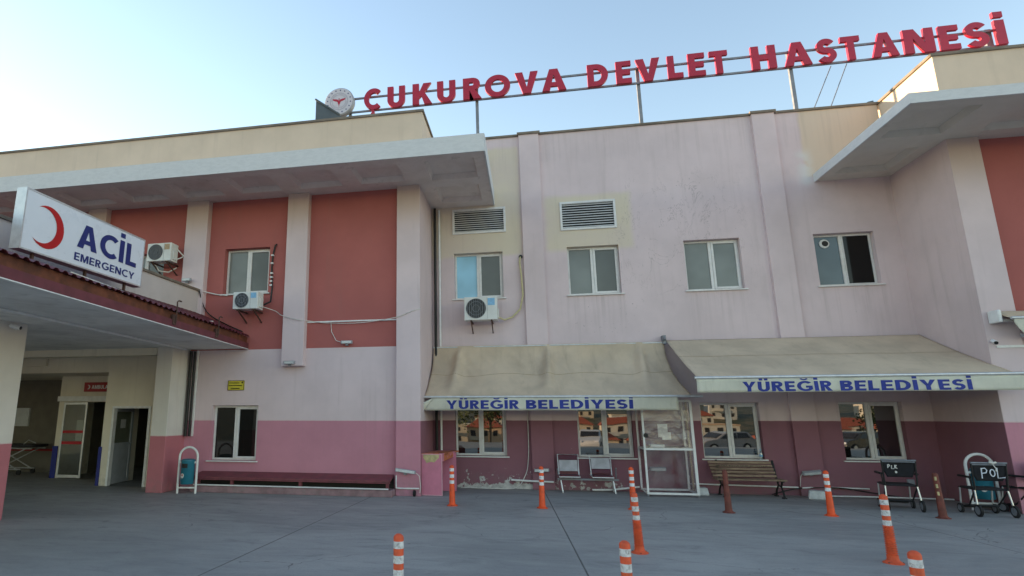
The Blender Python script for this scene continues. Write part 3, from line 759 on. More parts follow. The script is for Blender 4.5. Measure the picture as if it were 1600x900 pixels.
# parapets, coping and the flat roof behind
MB().box(-42, -2.29, 12.90, YM + 0.3, 7.38, ZP - 0.05).build('parapet', M['cream'], B)
MB().box(8.36, 24, 12.75, YM + 0.3, 7.2, ZP - 0.05).build('parapet', M['cream'], B)
mb = MB()
mb.box(-42, -2.25, 12.86, 13.15, ZP - 0.05, ZP + 0.01); mb.box(-2.5, -2.25, 13.15, YM - 0.04, ZP - 0.05, ZP + 0.01)
mb.box(-2.5, -0.07, YM - 0.04, YM + 0.25, ZP - 0.05, ZP + 0.01)
mb.box(-0.07, 0.52, YM - 0.125, YM + 0.25, ZP - 0.045, ZP + 0.02)
mb.box(0.52, 5.54, YM - 0.04, YM + 0.25, ZP - 0.05, ZP + 0.01)
mb.box(5.54, 6.12, YM - 0.125, YM + 0.25, ZP - 0.045, ZP + 0.02)
mb.box(6.12, 8.32, YM - 0.04, YM + 0.25, ZP - 0.05, ZP + 0.01)
mb.box(8.32, 8.57, 13.0, YM + 0.25, ZP - 0.05, ZP + 0.01); mb.box(8.32, 24, 12.71, 13.0, ZP - 0.05, ZP + 0.01)
mb.build('coping', M['coping'], B, bevel=0.006)
mb = MB()
mb.box(-42, 24, YM + 0.3, 34, 8.40, 8.55)
mb.build('roof', M['flatroof'], B)
mb = MB()
mb.box(-42, -41.8, 17, 34, 0, 8.4); mb.box(23.8, 24, YR + 0.3, 34, 0, 8.4); mb.box(-41.8, 23.8, 33.8, 34, 0, 8.4)
mb.box(XL + 0.01, XR - 0.01, YM + 0.32, YM + 0.4, 0, 8.4)
mb.box(-42, XL, YM + 0.31, YM + 0.45, 3.3, 8.4); mb.box(XR, 24, YM + 0.32, YM + 0.45, 0, 8.4)
mb.build('rear_wall', M['cream'], B)

# ---- emergency entrance under the canopy
mb = MB()
wall_y(mb, -10.48, -8.10, 0, 3.22, 13.3, [(-10.24, -9.18, 0, 1.90)], 0.12)
mb.box(-10.479, -10.455, 13.302, 14.62, 0, 2.75)
mb.box(-24, -10.483, 13.3, 13.6, 2.75, 3.22)
mb.box(-12.9, -12.3, 13.22, 13.297, 2.92, 3.22)
mb.build('entrance_wall', M['entry'], B)
mb = MB()
wall_y(mb, -13.0, -10.47, 0, 2.75, 14.63, [(-12.80, -11.2, 0, 2.04)], 0.1)
mb.add([(-13.0, 14.63, 0), (-13.0, 16, 0), (-13.0, 16, 2.75), (-13.0, 14.63, 2.75)], [(0, 1, 2, 3)])
mb.add([(-20, 15.98, 0), (-20, 5, 0), (-20, 5, 3.2), (-20, 15.98, 3.2)], [(0, 1, 2, 3)])
mb.add([(-20, 13.6, 2.75), (-9.4, 13.6, 2.75), (-9.4, 17, 2.75), (-20, 17, 2.75)], [(0, 1, 2, 3)])
mb.build('recess_wall', M['entry'], B)
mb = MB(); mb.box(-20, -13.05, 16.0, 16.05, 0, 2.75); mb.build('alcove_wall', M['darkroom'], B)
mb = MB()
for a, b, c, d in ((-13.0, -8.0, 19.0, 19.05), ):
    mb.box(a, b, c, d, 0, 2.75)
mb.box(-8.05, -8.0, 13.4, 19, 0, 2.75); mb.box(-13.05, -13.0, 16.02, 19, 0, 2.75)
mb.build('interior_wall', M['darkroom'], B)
# sliding glass door
mb = MB(); xa, xb, za, zb = -12.78, -12.03, 0.02, 2.03
for q in ((xa, xa + .05, za, zb), (xb - .05, xb, za, zb), (xa + .05, xb - .05, za, za + .08), (xa + .05, xb - .05, zb - .06, zb)):
    mb.box(q[0], q[1], 14.56, 14.60, q[2], q[3])
sdoor = mb.build('sliding_door', M['alu'], B, bevel=0.003)
MB().box(xa + .052, xb - .052, 14.576, 14.582, za + .08, zb - .06).build('pane', M['clearglass'], sdoor)
MB().box(xa + .05, xb - .05, 14.568, 14.573, 1.20, 1.27).box(xa + .05, xb - .05, 14.568, 14.573, .90, .98).build('warning_stripe', M['stripered'], sdoor)
MB().box(xb - 0.3, xb - 0.1, 14.59, 14.593, 1.0, 1.55).build('notice', M['paper'], sdoor)
MB().box(-13.0, -9.6, 14.55, 14.625, 2.06, 2.20).build('door_track', M['white'], sdoor)
# half-open white door
dt = Vector((-10.24, 13.36, 0)); dd = (Vector((-10.40, 14.30, 0)) - dt).normalized(); dn = Vector((dd.y, -dd.x, 0))
def dpt(u, w, z): return tuple(dt + dd * u + dn * w + Vector((0, 0, z)))
def dbox(mb, u0, u1, w0, w1, z0, z1):
    mb.add([dpt(u, w, z) for z in (z0, z1) for w in (w0, w1) for u in (u0, u1)], [(0, 2, 3, 1), (4, 5, 7, 6), (0, 1, 5, 4), (2, 6, 7, 3), (0, 4, 6, 2), (1, 3, 7, 5)])
mb = MB()
for q in ((0, .09, 0.02, 1.86), (.88, .97, 0.02, 1.86), (.09, .88, 0.02, .12), (.09, .88, 1.77, 1.86), (.09, .88, .92, 1.0)): dbox(mb, q[0], q[1], -.02, .025, q[2], q[3])
dbox(mb, .09, .88, -.01, .012, .12, .92)
leaf = mb.build('door', M['doorgrey'], B, bevel=0.003)
mb = MB(); dbox(mb, .09, .88, -.004, .004, 1.0, 1.77); mb.build('pane', M['clearglass'], leaf)
mb = MB(); dbox(mb, .35, .60, .006, .009, 1.36, 1.58); mb.build('notice', M['paper'], leaf)
mb = MB().tube([dpt(.92, .03, .98), dpt(.92, .07, .98), dpt(.80, .07, .98)], .01); mb.build('handle', M['alu'], leaf, smooth=40)
MB().box(-10.25, -10.19, 13.28, 13.40, 0.0, 1.90).box(-9.24, -9.17, 13.28, 13.40, 0.0, 1.90).box(-10.19, -9.24, 13.28, 13.40, 1.85, 1.905).build('door_frame', M['white'], B, bevel=0.004)
MB().box(-10.52, -10.44, 13.275, 13.297, 0, 0.92).box(-10.50, -10.484, 13.297, 13.5, 0, 0.92).build('corner_guard', M['guardblue'], B)
MB().box(-13.02, -12.86, 14.60, 14.626, 0, 0.85).build('corner_guard', M['guardblue'], B)
MB().box(-19.9, -13.1, 15.95, 15.998, 0.62, 0.68).build('bump_rail', M['signpanelred'], B)

# ambulance sign in the recess
sg = thing('ambulance_sign', 'small dark red sign reading AMBULANS with a crescent above the sliding door', 'sign', (-11.2, 14.6, 2.32))
MB().box(-12.22, -10.55, 14.58, 14.628, 2.32, 2.58).build('panel', M['signpanelred'], sg, bevel=0.004)
mb = MB(); fit_text(mb, 'AMBULANS', -11.97, -11.30, 2.40, 0.10, lambda u, v, w: (u, 14.574, v), 0.20, .12)
mb.build('lettering', M['white'], sg)
def crescent(cx, cz, R, r, off, place, ang=0.0, n=26):
    """crescent outline as a quad strip between two arcs"""
    vs = []
    # intersection half angle
    d = off; a = (R * R - r * r + d * d) / (2 * d); ha = math.acos(max(-1, min(1, a / R))); a2 = a - d; hb = math.acos(max(-1, min(1, a2 / r)))
    for k in range(n + 1):
        t = k / n
        A = ha + (2 * pi - 2 * ha) * t; Bq = hb + (2 * pi - 2 * hb) * t
        for X, Z in ((R * cos(A), R * sin(A)), (d + r * cos(Bq), r * sin(Bq))):
            vs.append(place(cx + X * cos(ang) - Z * sin(ang), cz + X * sin(ang) + Z * cos(ang)))
    return vs, [(2 * k, 2 * k + 1, 2 * k + 3, 2 * k + 2) for k in range(n)]
mb = MB(); mb.add(*crescent(-12.08, 2.45, 0.06, 0.05, 0.03, lambda u, v: (u, 14.574, v), pi)); mb.build('crescent', M['white'], sg)

# ------------------------------------------------------------------ ambulance canopy
CY0 = 3.5
def edge_x(y): return -6.62 + (13.08 - y) * (0.64 / 6.88)
CN = thing('ambulance_canopy', 'flat ambulance canopy with maroon sheet-metal edge and grey underside on thick pillars', 'canopy', (-9, 8.5, 0))
mb = MB()
mb.prism([(edge_x(13.08), 13.08), (edge_x(CY0), CY0), (-20, CY0), (-20, 13.08)], lambda a, b: (a, b, 3.245), lambda a, b: (a, b, 3.32))
mb.build('soffit', M['soffit'], CN)
def strip(mb, o0, o1, z0, z1, ya=13.08, yb=CY0):
    mb.prism([(edge_x(ya) + o0, ya), (edge_x(yb) + o0, yb), (edge_x(yb) + o1, yb), (edge_x(ya) + o1, ya)], lambda a, b: (a, b, z0), lambda a, b: (a, b, z1))
mb = MB(); strip(mb, 0.004, 0.04, 3.235, 3.375); fa = mb.build('gutter', M['maroonfascia'], CN)
mb = MB(); strip(mb, 0.0, 0.048, 3.222, 3.236); mb.build('drip_edge', M['white'], fa)
mb = MB(); strip(mb, -0.05, -0.012, 3.372, 3.53); mb.build('fascia_board', M['brownboard'], CN)
mb = MB()
def roofpt(u, v):
    y = 13.06 + (CY0 - 13.06) * u; xe = edge_x(y) + 0.07
    x = xe + (-7.95 - xe) * v
    return (x, y, 3.535 + (4.14 - 3.535) * v + 0.016 * (1 if (int(u * 110) % 2) else -1))
mb.grid(220, 4, roofpt); mb.build('roof_sheet', M['maroon'], CN, solid=0.006)
MB().box(-20, -8.1, CY0, 12.9, 4.0, 4.1).build('roof_slab', M['flatroof'], CN)
MB().box(-8.1, -7.9, 4.2, 12.915, 3.33, 4.66).build('parapet', M['canopy_parapet'], CN)
MB().box(-8.14, -7.86, 4.16, 12.912, 4.66, 4.715).build('coping', M['coping'], CN, bevel=0.006)
MB().box(-9.15, -8.60, 8.05, 8.75, 0, 3.25).build('pillar', M['canopy_pillar'], CN, bevel=0.01)
MB().box(-8.50, -8.10, 12.36, 13.29, 0, 3.25).build('pillar', M['canopy_pillar'], CN, bevel=0.01)
MB().box(-20, -8.6, 12.5, 12.8, 3.08, 3.25).build('beam', M['entry'], CN)
mb = MB().tube([(-7.62, 4.5, 3.225), (-7.62, 7.5, 3.225), (-8.05, 12.8, 3.225)], 0.025, 8); mb.build('conduit', M['white'], CN, smooth=40)
for yy in (9.5, 11.3):
    xx = edge_x(yy) + 0.07
    MB().tube([(xx - .02, yy, 3.30), (xx, yy, 3.34), (xx, yy, 3.70), (xx, yy + .04, 3.73), (xx, yy + .12, 3.73)], 0.014, 6).box(xx - .05, xx - .01, yy - .08, yy + .02, 3.28, 3.46).build('bracket', M['rustiron'], CN, smooth=40)

# downpipes and cables at the pillar
tag(MB().tube([(-8.02, 13.0, 3.2), (-8.02, 13.0, 1.2)], 0.035, 10).tube([(-7.94, 13.03, 3.2), (-7.94, 13.03, 1.2)], 0.025, 10).build('downpipe', M['cableblack'], smooth=40), 'pair of black pipes beside the right canopy pillar', 'pipe')
tag(MB().box(-7.90, -7.86, 13.05, 13.085, 1.2, 3.22).build('cable_trunking', M['white']), 'white vertical trunking beside the black pipes at the canopy pillar', 'trunking')
tag(MB().tube([(-2.27, 14.60, 0.3), (-2.27, 14.60, 7.0)], 0.035, 10).build('downpipe', M['cableblack'], smooth=40), 'tall black pipe in the inner corner left of the pink desk', 'pipe')
tag(MB().tube([(-2.16, 14.62, 0.3), (-2.16, 14.62, 6.95)], 0.028, 10).build('downpipe', M['white'], smooth=40), 'tall white pipe in the inner corner above the pink desk', 'pipe')

# ------------------------------------------------------------------ ACIL light box
SX = -7.20
AS = thing('emergency_sign', 'tilted-looking white light box reading ACİL EMERGENCY with red crescent above the canopy', 'sign', (SX, 8.4, 4.0))
MB().box(SX - 0.16, SX, 6.98, 9.76, 4.08, 5.0).build('box', M['whiteclean'], AS, bevel=0.008)
mb = MB()
for a, b, c, d in ((6.97, 9.77, 4.07, 4.095), (6.97, 9.77, 4.985, 5.01), (6.97, 6.995, 4.095, 4.985), (9.745, 9.77, 4.095, 4.985)): mb.box(SX - .17, SX + .006, a, b, c, d)
mb.build('trim', M['alu'], AS)
P = lambda u, v, w=0: (SX + 0.006, u, v)
mb = MB(); fit_text(mb, 'ACİL', 8.06, 9.56, 4.40, 0.41, P, 0.235, .11); fit_text(mb, 'EMERGENCY', 8.03, 9.54, 4.17, 0.13, P, 0.2, .12)
mb.build('lettering', M['navy'], AS)
mb = MB(); mb.add(*crescent(7.425, 4.52, 0.335, 0.28, 0.095, lambda u, v: P(u, v), radians(174))); mb.build('crescent', M['crescent'], AS)
mb = MB()
for yy in (7.3, 8.4, 9.4): mb.bar((SX - .08, yy, 3.70), (SX - .08, yy, 4.08), 0.04)
mb.build('leg', M['rustiron'], AS)

# ------------------------------------------------------------------ rooftop sign
RS = thing('rooftop_sign', 'long rooftop sign of red letters reading ÇUKUROVA DEVLET HASTANESİ on grey rails', 'sign', (3.5, 15.6, 8.55))
LET = [('Ç', -4.52, -4.02), ('U', -3.80, -3.27), ('K', -3.04, -2.46), ('U', -2.31, -1.77), ('R', -1.55, -1.02), ('O', -0.92, -0.20), ('V', -0.06, 0.58), ('A', 0.68, 1.34),
       ('D', 1.92, 2.47), ('E', 2.68, 3.08), ('V', 3.20, 3.83), ('L', 4.02, 4.40), ('E', 4.54, 4.96), ('T', 5.08, 5.53),
       ('H', 6.10, 6.69), ('A', 6.88, 7.52), ('S', 7.66, 8.10), ('T', 8.22, 8.66), ('A', 8.90, 9.50), ('N', 9.63, 10.30), ('E', 10.42, 10.84), ('S', 10.98, 11.46), ('İ', 11.62, 11.83)]
for ch, xa, xb in LET:
    mb = MB()
    vs, fs = text_geo(ch, .245, .1, 1.0)
    lo = min(v.x for v in vs); hi = max(v.x for v in vs); sx = (xb - xa) / (hi - lo); sz = 0.665
    mb.add([(xa + (v.x - lo) * sx, 15.50 + 0.042 - v.z * 0.042, 10.58 + v.y * sz) for v in vs], fs)
    mb.build('letter', M['signred'], RS)
mb = MB()
mb.bar((-5.1, 15.645, 11.05), (11.9, 15.645, 11.05), 0.05); mb.bar((-5.1, 15.645, 10.61), (11.9, 15.645, 10.61), 0.05)
mb.build('rail', M['steel'], RS)
for xx in (-5.0, -1.17, 3.27, 7.07, 11.58):
    MB().bar((xx, 15.72, 8.55), (xx, 15.72, 11.12), 0.085 if xx < 11 else 0.14, 0.085).build('post', M['steel'], RS)
mb = MB()
for a, b in (((8.05, 15.76, 10.60), (7.05, 14.95, 8.9)), ((8.42, 15.76, 10.62), (7.42, 14.95, 8.9))): mb.tube([a, b], 0.012, 6)
mb.build('guy_wire', M['steel'], RS)

EM = thing('round_emblem', 'round white emblem with red winged staff at the left end of the roof sign', 'emblem', (-5.29, 15.5, 10.48))
ec = (-5.29, 15.56, 10.93)
MB().lathe([(0.455, 0.09), (0.455, -0.06), (0.43, -0.075)], ec, 48, 'Y').build('rim', M['emblemrim'], EM, smooth=30)
MB().lathe([(0.425, -0.07), (0.425, -0.085)], ec, 48, 'Y').build('face', M['emblemface'], EM)
def ering(r0, r1, n=48):
    vs = [(ec[0] + r * sin(2 * pi * k / n), ec[1] - 0.09, ec[2] + r * cos(2 * pi * k / n)) for k in range(n) for r in (r0, r1)]
    return vs, [(2 * k, 2 * k + 1, (2 * k + 3) % (2 * n), (2 * k + 2) % (2 * n)) for k in range(n)]
mb = MB(); mb.add(*ering(0.268, 0.281)); mb.add(*ering(0.205, 0.213))
for k in range(40):
    a = 2 * pi * k / 40 + 0.08
    if k % 10 < 8: mb.lathe([(0.010, -0.0895), (0.010, -0.0905)], (ec[0] + .237 * sin(a), ec[1], ec[2] + .237 * cos(a)), 6, 'Y')
mb.build('ring', M['emblemline'], EM)
mb = MB()
for k in range(16):
    a = 2 * pi * k / 16 + 0.1
    mb.lathe([(0.019, -0.088), (0.019, -0.094)], (ec[0] + .362 * sin(a), ec[1], ec[2] + .362 * cos(a)), 8, 'Y')
mb.build('dot', M['navy'], EM)
mb = MB()
def ep(u, v): return (ec[0] + u, ec[1] - 0.091, ec[2] + v)
def ep2(u, v): return (ec[0] + u, ec[1] - 0.086, ec[2] + v)
for s in (-1, 1):
    mb.prism([(s * .018, .0), (s * .03, .055), (s * .09, .075), (s * .205, .09), (s * .195, .05), (s * .15, .022), (s * .10, .004), (s * .05, -.012)], ep, ep2)
mb.prism([(-.05, -.018), (-.012, .04), (.012, .04), (.05, -.018), (.03, -.07), (.012, -.11), (0, -.19), (-.012, -.11), (-.03, -.07)], ep, ep2)
mb.lathe([(0.022, -0.086), (0.022, -0.092)], (ec[0], ec[1], ec[2] + .075), 10, 'Y')
mb.build('winged_staff', M['signred'], EM)

# things on the roof
mb = MB().prism([(-5.57, 8.55), (-5.57, 10.33), (-4.87, 9.81), (-3.2, 8.55)], lambda a, b: (a, 14.3, b), lambda a, b: (a, 15.1, b))
mb.bar((-5.58, 14.28, 10.36), (-4.85, 14.28, 9.815), 0.05)
tag(mb.build('roof_hatch', M['slate'], bevel=0.01), 'dark slate wedge-shaped metal housing on the roof left of the round emblem', 'roof housing')
mb = MB().lathe([(0.35, 0.0), (0.35, 0.25), (0.30, 0.42), (0.18, 0.52), (0.05, 0.56)], (7.95, 15.4, 8.55), 24)
tag(mb.build('roof_ventilator', M['slate'], smooth=40), 'low grey domed ventilator on the roof beside the right wing parapet', 'ventilator')
mb = MB().prism([(8.1, 8.55), (8.62, 8.55), (8.62, 9.30), (8.50, 9.28), (8.1, 9.02)], lambda a, b: (a, 15.3, b), lambda a, b: (a, 16.2, b))
tag(mb.build('roof_duct', M['slate'], bevel=0.01), 'grey sloping metal duct on the roof behind the right wing parapet', 'duct')

# ------------------------------------------------------------------ awnings
def rnd(x, z, s, seed=0): return mnoise.noise((x * s + seed * 7.1, z * s, seed * 3.3))
A1 = thing('awning', 'sagging tan awning with YÜREĞİR BELEDİYESİ valance over the two left ground-floor windows', 'awning', (0.5, 14.0, 2.0))
def fab1(u, v, off=0.0):
    xt = -2.33 + 5.42 * u
    xb = -2.36 + (3.30 + 2.36) * u
    x = xt + (xb - xt) * (v ** 2.6)
    y = 14.585 + (13.40 - 14.585) * (v ** 1.75)
    z = 3.36 + (2.095 - 3.36) * v
    gath = 0
    for xc in (-1.72, 0.42, 2.5):      # folds over the arms
        d = (x - xc); gath += math.exp(-((d + .10 * (v - .6)) / (0.07 + .10 * v)) ** 2) * sin(pi * min(1, v * 1.0)) * 0.17
    sag = -0.09 * sin(pi * v) * (1 - math.exp(-((u - .5) / .5) ** 2 * 0.2))
    w = (rnd(x, z, 1.6, 1) * 0.09 + (abs(rnd(x + z * .8, z * .35, 3.0, 2)) * -0.05) + (abs(rnd(x - z * .9, z * .4, 4.5, 4)) * -0.028)) * sin(pi * v) ** .7
    return (x, y - gath - w - sag - off, z + gath * 0.35 + sag * 0.3)
mb = MB().grid(110, 40, fab1)
fb = mb.build('fabric', M['awning'], A1, smooth=80, solid=0.004)
mb = MB()
def seam(u, v): return fab1(u, 0.56 + 0.05 * sin(u * pi * 3) ** 2 + 0.008 * v, 0.008)
mb.grid(90, 1, seam); mb.build('seam', M['tanlabel'], fb)
mb = MB().tube([(-2.40, 13.39, 2.085), (3.50, 13.39, 2.075)], 0.028, 10); mb.build('front_bar', M['alu'], A1, smooth=40)
MB().tube([(-2.34, 14.60, 3.335), (3.1, 14.60, 3.335)], 0.022, 10).build('roller', M['alu'], A1, smooth=40)
def val1(x, z): return 13.385 + 0.035 * sin(x * 3.1 + 1 + sin(x * 1.3)) * ((2.09 - z) / .3) + 0.015 * rnd(x, z, 3, 5)
def v1(u, v):
    xl = -2.15 - 0.22 * v; x = xl + (3.02 - xl) * u; z = 2.075 - 0.285 * v
    return (x, val1(x, z), z)
mb = MB().grid(80, 5, v1)
def flap(u, v):                       # the loose end of the valance, folded outwards
    p0 = Vector(v1(0, v)); p1 = Vector((-2.70, 13.30, 1.80)).lerp(Vector((-2.53, 13.28, 1.68)), v)
    q = p0.lerp(p1, u); return (q.x, q.y - 0.02 * sin(pi * u), q.z)
mb.grid(8, 5, flap)
va = mb.build('valance', M['valance'], A1, smooth=60, solid=0.003)
for wd, a, b in (('YÜREĞİR', 0, .404), ('BELEDİYESİ', .441, 1)):
    mb = MB(); fit_text(mb, wd, -1.86 + 3.98 * a, -1.86 + 3.98 * b, 1.822, 0.188, lambda u, v, w: (u, val1(u, v) - 0.006, v), 0.24, .11)
    mb.build('lettering', M['awnblue'], va)
for xx in (-1.7, 2.5): MB().bar((xx, 14.66, 2.5), (xx + .35, 14.3, 2.2), 0.05).bar((xx + .35, 14.3, 2.2), (xx, 13.46, 2.06), 0.04).build('arm', M['white'], A1)

A2 = thing('awning', 'taut tan awning with YÜREĞİR BELEDİYESİ valance over the wooden bench', 'awning', (5.7, 13.5, 2.1))
def fab2(u, v, off=0.0):
    xt, xb = 3.14 + 5.14 * u, 3.14 + 5.22 * u
    x = xt + (xb - xt) * v
    y = 14.59 + (12.30 - 14.59) * v
    s = sin(pi * v)
    z = 3.385 + (2.41 - 3.385) * v - 0.035 * s + rnd(x, y, 1.4, 3) * 0.018 * s
    return (x, y, z + off)
mb = MB().grid(90, 36, fab2); fb = mb.build('fabric', M['awning'], A2, smooth=80, solid=0.004)
mb = MB().grid(60, 1, lambda u, v: fab2(u, .45 + .01 * v, .006)); mb.build('seam', M['tanlabel'], fb)
MB().tube([(3.10, 12.29, 2.385), (8.62, 12.29, 2.405)], 0.03, 10).build('front_bar', M['alu'], A2, smooth=40)
MB().tube([(3.12, 14.60, 3.345), (8.30, 14.60, 3.345)], 0.025, 10).build('roller', M['alu'], A2, smooth=40)
mb = MB().box(3.06, 3.13, 14.50, 14.695, 3.30, 3.50).tube([(3.09, 14.52, 3.45), (3.09, 14.44, 3.38)], .03, 8); mb.build('end_bracket', M['steel'], A2)
def val2(x, z): return 12.285 + 0.024 * sin(x * 2.3 + sin(x * 1.1)) * ((2.37 - z) / .26) + 0.008 * rnd(x, z, 3, 8)
mb = MB().grid(80, 5, lambda u, v: (3.13 + 5.42 * u, val2(3.13 + 5.42 * u, 2.37 - .262 * v), 2.37 - .262 * v + .01 * u))
va = mb.build('valance', M['valance'], A2, smooth=60, solid=0.003)
for wd, a, b in (('YÜREĞİR', 0, .405), ('BELEDİYESİ', .441, 1)):
    mb = MB(); fit_text(mb, wd, 3.93 + 3.71 * a, 3.93 + 3.71 * b, 2.122, 0.182, lambda u, v, w: (u, val2(u, v) - 0.006, v + .008 * (u - 3.9) / 4), 0.24, .11)
    mb.build('lettering', M['awnblue'], va)
for xx in (3.6, 7.7): MB().bar((xx, 14.66, 2.85), (xx + .45, 13.5, 2.50), 0.05).bar((xx + .45, 13.5, 2.50), (xx, 12.36, 2.33), 0.045).build('arm', M['white'], A2)

A3 = thing('awning', 'rolled-up pale awning in its cassette on the right wing wall', 'awning', (10, 12.6, 3.1))
MB().box(8.40, 8.46, 12.50, 12.77, 3.34, 3.57).build('end_cap', M['white'], A3, bevel=0.02)
MB().box(8.46, 13, 12.55, 12.76, 3.36, 3.40).build('cassette', M['alu'], A3)
mb = MB().grid(40, 8, lambda u, v: (8.50 + 4.4 * u, 12.74 - .32 * v, 3.57 - .16 * v - .01 * sin(pi * v))); mb.build('fabric', M['awning'], A3, smooth=80, solid=0.004)
MB().tube([(8.52, 12.40, 3.40), (13, 12.40, 3.40)], 0.028, 10).build('front_bar', M['alu'], A3, smooth=40)
mb = MB().grid(60, 6, lambda u, v: (8.55 + 4.3 * u, 12.395 + .02 * sin(u * 60) * v, 3.39 - v * (.27 + .05 * sin(u * 38 + 1.0)) * min(1, .25 + u * 22)))
mb.build('valance', M['valance'], A3, smooth=60, solid=0.003)

# ------------------------------------------------------------------ air conditioners
def ac_unit(name, label, x0, x1, yf, yw, z0, z1, grille, lab, fanx=0.36):
    t = thing(name, label, 'air conditioner', ((x0 + x1) / 2, yw, z0), 'air conditioner units on the walls')
    w, h = x1 - x0, z1 - z0; d = 0.30
    body = MB().box(x0, x1, yf, yf + d, z0, z1).build('casing', M['acbody'], t, bevel=0.012)
    fx, fz, r = x0 + w * fanx, (z0 + z1) / 2, min(h * 0.42, w * 0.32)
    MB().lathe([(r, 0.002), (r, -0.006)], (fx, yf, fz), 36, 'Y').build('fan_grille', grille, body)
    mb = MB()
    for k in range(-4, 5):
        xx = fx + k * r / 4.6; hh = math.sqrt(max(0, r * r - (xx - fx) ** 2)) * 0.97
        mb.box(xx - .004, xx + .004, yf - .014, yf - .008, fz - hh, fz + hh)
    for q in (0.35, 0.7, 1.0):
        n = 32; pts = [(fx + r * q * sin(2 * pi * k / n), yf - .012, fz + r * q * cos(2 * pi * k / n)) for k in range(n + 1)]
        mb.tube(pts, .005, 5, False)
    mb.build('guard', M['steel'] if grille == M['grille'] else M['greygrille'], body)
    MB().box(x0 + w * .72, x0 + w * .93, yf - .004, yf - .001, z0 + h * .62, z0 + h * .93).build('sticker', lab, body)
    MB().box(x0 + w * .70, x0 + w * .705, yf - .003, yf, z0 + .02, z1 - .02).build('panel_joint', M['greygrille'], body)
    mb = MB()
    for xx in (x0 + w * .2, x0 + w * .82):
        mb.bar((xx, yf - .02, z0 - .02), (xx, yw, z0 - .02), .035, .03); mb.bar((xx, yf + .05, z0 - .03), (xx, yw - .01, z0 - .26), .025)
    mb.build('bracket', M['rustiron'], t)
    MB().box(x1 + .001, x1 + .03, yf + .08, yf + .24, z0 + .05, z0 + .28).build('service_cover', M['acbody'], body, bevel=0.005)
    return t
t = ac_unit('air_conditioner', 'beige air conditioner unit with grey fan grille just right of the emergency sign', -9.19, -8.53, 12.58, YW, 5.40, 5.86, M['greygrille'], M['tanlabel'])
mb = MB().tube([(-8.52, 12.8, 5.75), (-8.42, 12.9, 5.62), (-8.38, 13.08, 5.5)], .018, 8).tube([(-8.52, 12.75, 5.45), (-8.44, 12.85, 5.52), (-8.43, 12.98, 5.6), (-8.38, 13.08, 5.62)], .015, 8).tube([(-9.1, 12.8, 5.38), (-9.0, 12.85, 5.22), (-8.8, 12.95, 5.2), (-8.65, 13.05, 5.33)], .018, 8)
mb.build('hose', M['cablewhite'], t, smooth=40)
t = ac_unit('air_conditioner', 'white air conditioner unit mounted under the red wing window', -6.79, -6.16, 12.58, YW, 4.12, 4.53, M['grille'], M['bluelabel'])
MB().tube([(-6.13, 12.85, 4.25), (-6.02, 12.98, 4.35), (-6.03, 13.05, 4.7), (-6.07, 13.06, 5.2), (-6.05, 13.06, 5.55), (-6.0, 13.06, 5.78), (-5.98, 13.09, 5.8)], .022, 8).build('hose', M['cableblack'], t, smooth=40)
mb = MB()
for zz in (4.75, 4.85, 4.95, 5.05, 5.3, 5.5): mb.box(-6.09, -6.03, 13.02, 13.085, zz, zz + .035)
mb.build('tie', M['white'], t)
t = ac_unit('air_conditioner', 'white air conditioner unit under the window with the pale blue pane', -1.50, -0.70, 14.18, YM, 3.94, 4.51, M['grille'], M['bluelabel'])
mb = MB().tube([(-.68, 14.4, 4.02), (-.55, 14.55, 3.98), (-.36, 14.62, 4.05), (-.16, 14.63, 4.25), (-.08, 14.63, 4.6), (-.10, 14.63, 5.1), (-.13, 14.63, 5.45), (-.11, 14.66, 5.58), (-.11, 14.72, 5.6)], .022, 8)
mb.build('hose', M['hose'], t, smooth=40)
MB().lathe([(0.045, -0.03), (0.05, 0.0)], (-.10, YM - .01, 5.60), 14, 'Y').build('pipe_sleeve', M['black'], t)

# ------------------------------------------------------------------ flood lights
def flood(label, c, w=0.26, tilt=0.0, roll=0.0, arm=None):
    t = thing('floodlight', label, 'floodlight', c, 'small grey strip floodlights')
    T = Matrix.Translation(c) @ Matrix.Rotation(roll, 4, 'Y') @ Matrix.Rotation(tilt, 4, 'X')
    MB().box(-w / 2, w / 2, -.05, .02, -.035, .035, T).build('housing', M['floodgrey'], t, bevel=0.006)
    MB().box(-w / 2 + .02, w / 2 - .02, -.055, -.051, -.026, .026, T).build('lens', M['floodlens'], t)
    mb = MB().box(-.02, .02, .0, .10, -.07, -.04, T).box(-.03, .03, -.02, .02, -.075, -.03, T); mb.build('bracket', M['steel'], t)
    if arm: MB().tube(arm, .0075, 8).build('arm', M['cablewhite'], t, smooth=40)
    return t
flood('grey floodlight on the pilaster above the canopy coping', (-8.2, 12.84, 4.95), .24)
flood('grey floodlight low on the red panel right of the hanging pilaster', (-4.1, 13.02, 3.33), .26, 0, 0, [(-4.22, 13.05, 3.33), (-4.38, 13.07, 3.38), (-4.50, 13.075, 3.6), (-4.52, 13.075, 3.83)])
flood('grey floodlight on the bottom of the hanging pilaster', (-5.42, 12.86, 2.88), .26, .2)
flood('grey tilted floodlight on the corner pilaster foot left of the pink desk', (-2.68, 12.86, 0.52), .44, 0, .12, [(-2.45, 12.86, .48), (-2.38, 12.86, .42), (-2.36, 12.88, .2), (-2.38, 12.9, .08)])
flood('pale floodlight on the dark wall behind the second far orange bollard', (0.18, 14.55, 0.44), .34, 0, -.05)
flood('pale floodlight on a bent white arm right of the wooden bench', (5.78, 14.50, 0.50), .36, .5, -.1, [(5.60, 14.50, .47), (5.57, 14.52, .40), (5.57, 14.60, .2)])
flood('pale floodlight behind the clear plastic booth', (2.72, 14.55, 0.52), .34, .3, 0, [(2.55, 14.58, .5), (2.5, 14.62, .45), (2.5, 14.66, .2)])
flood('white floodlight under the rolled-up awning on the right wing', (9.0, 12.7, 3.12), .36, .3)

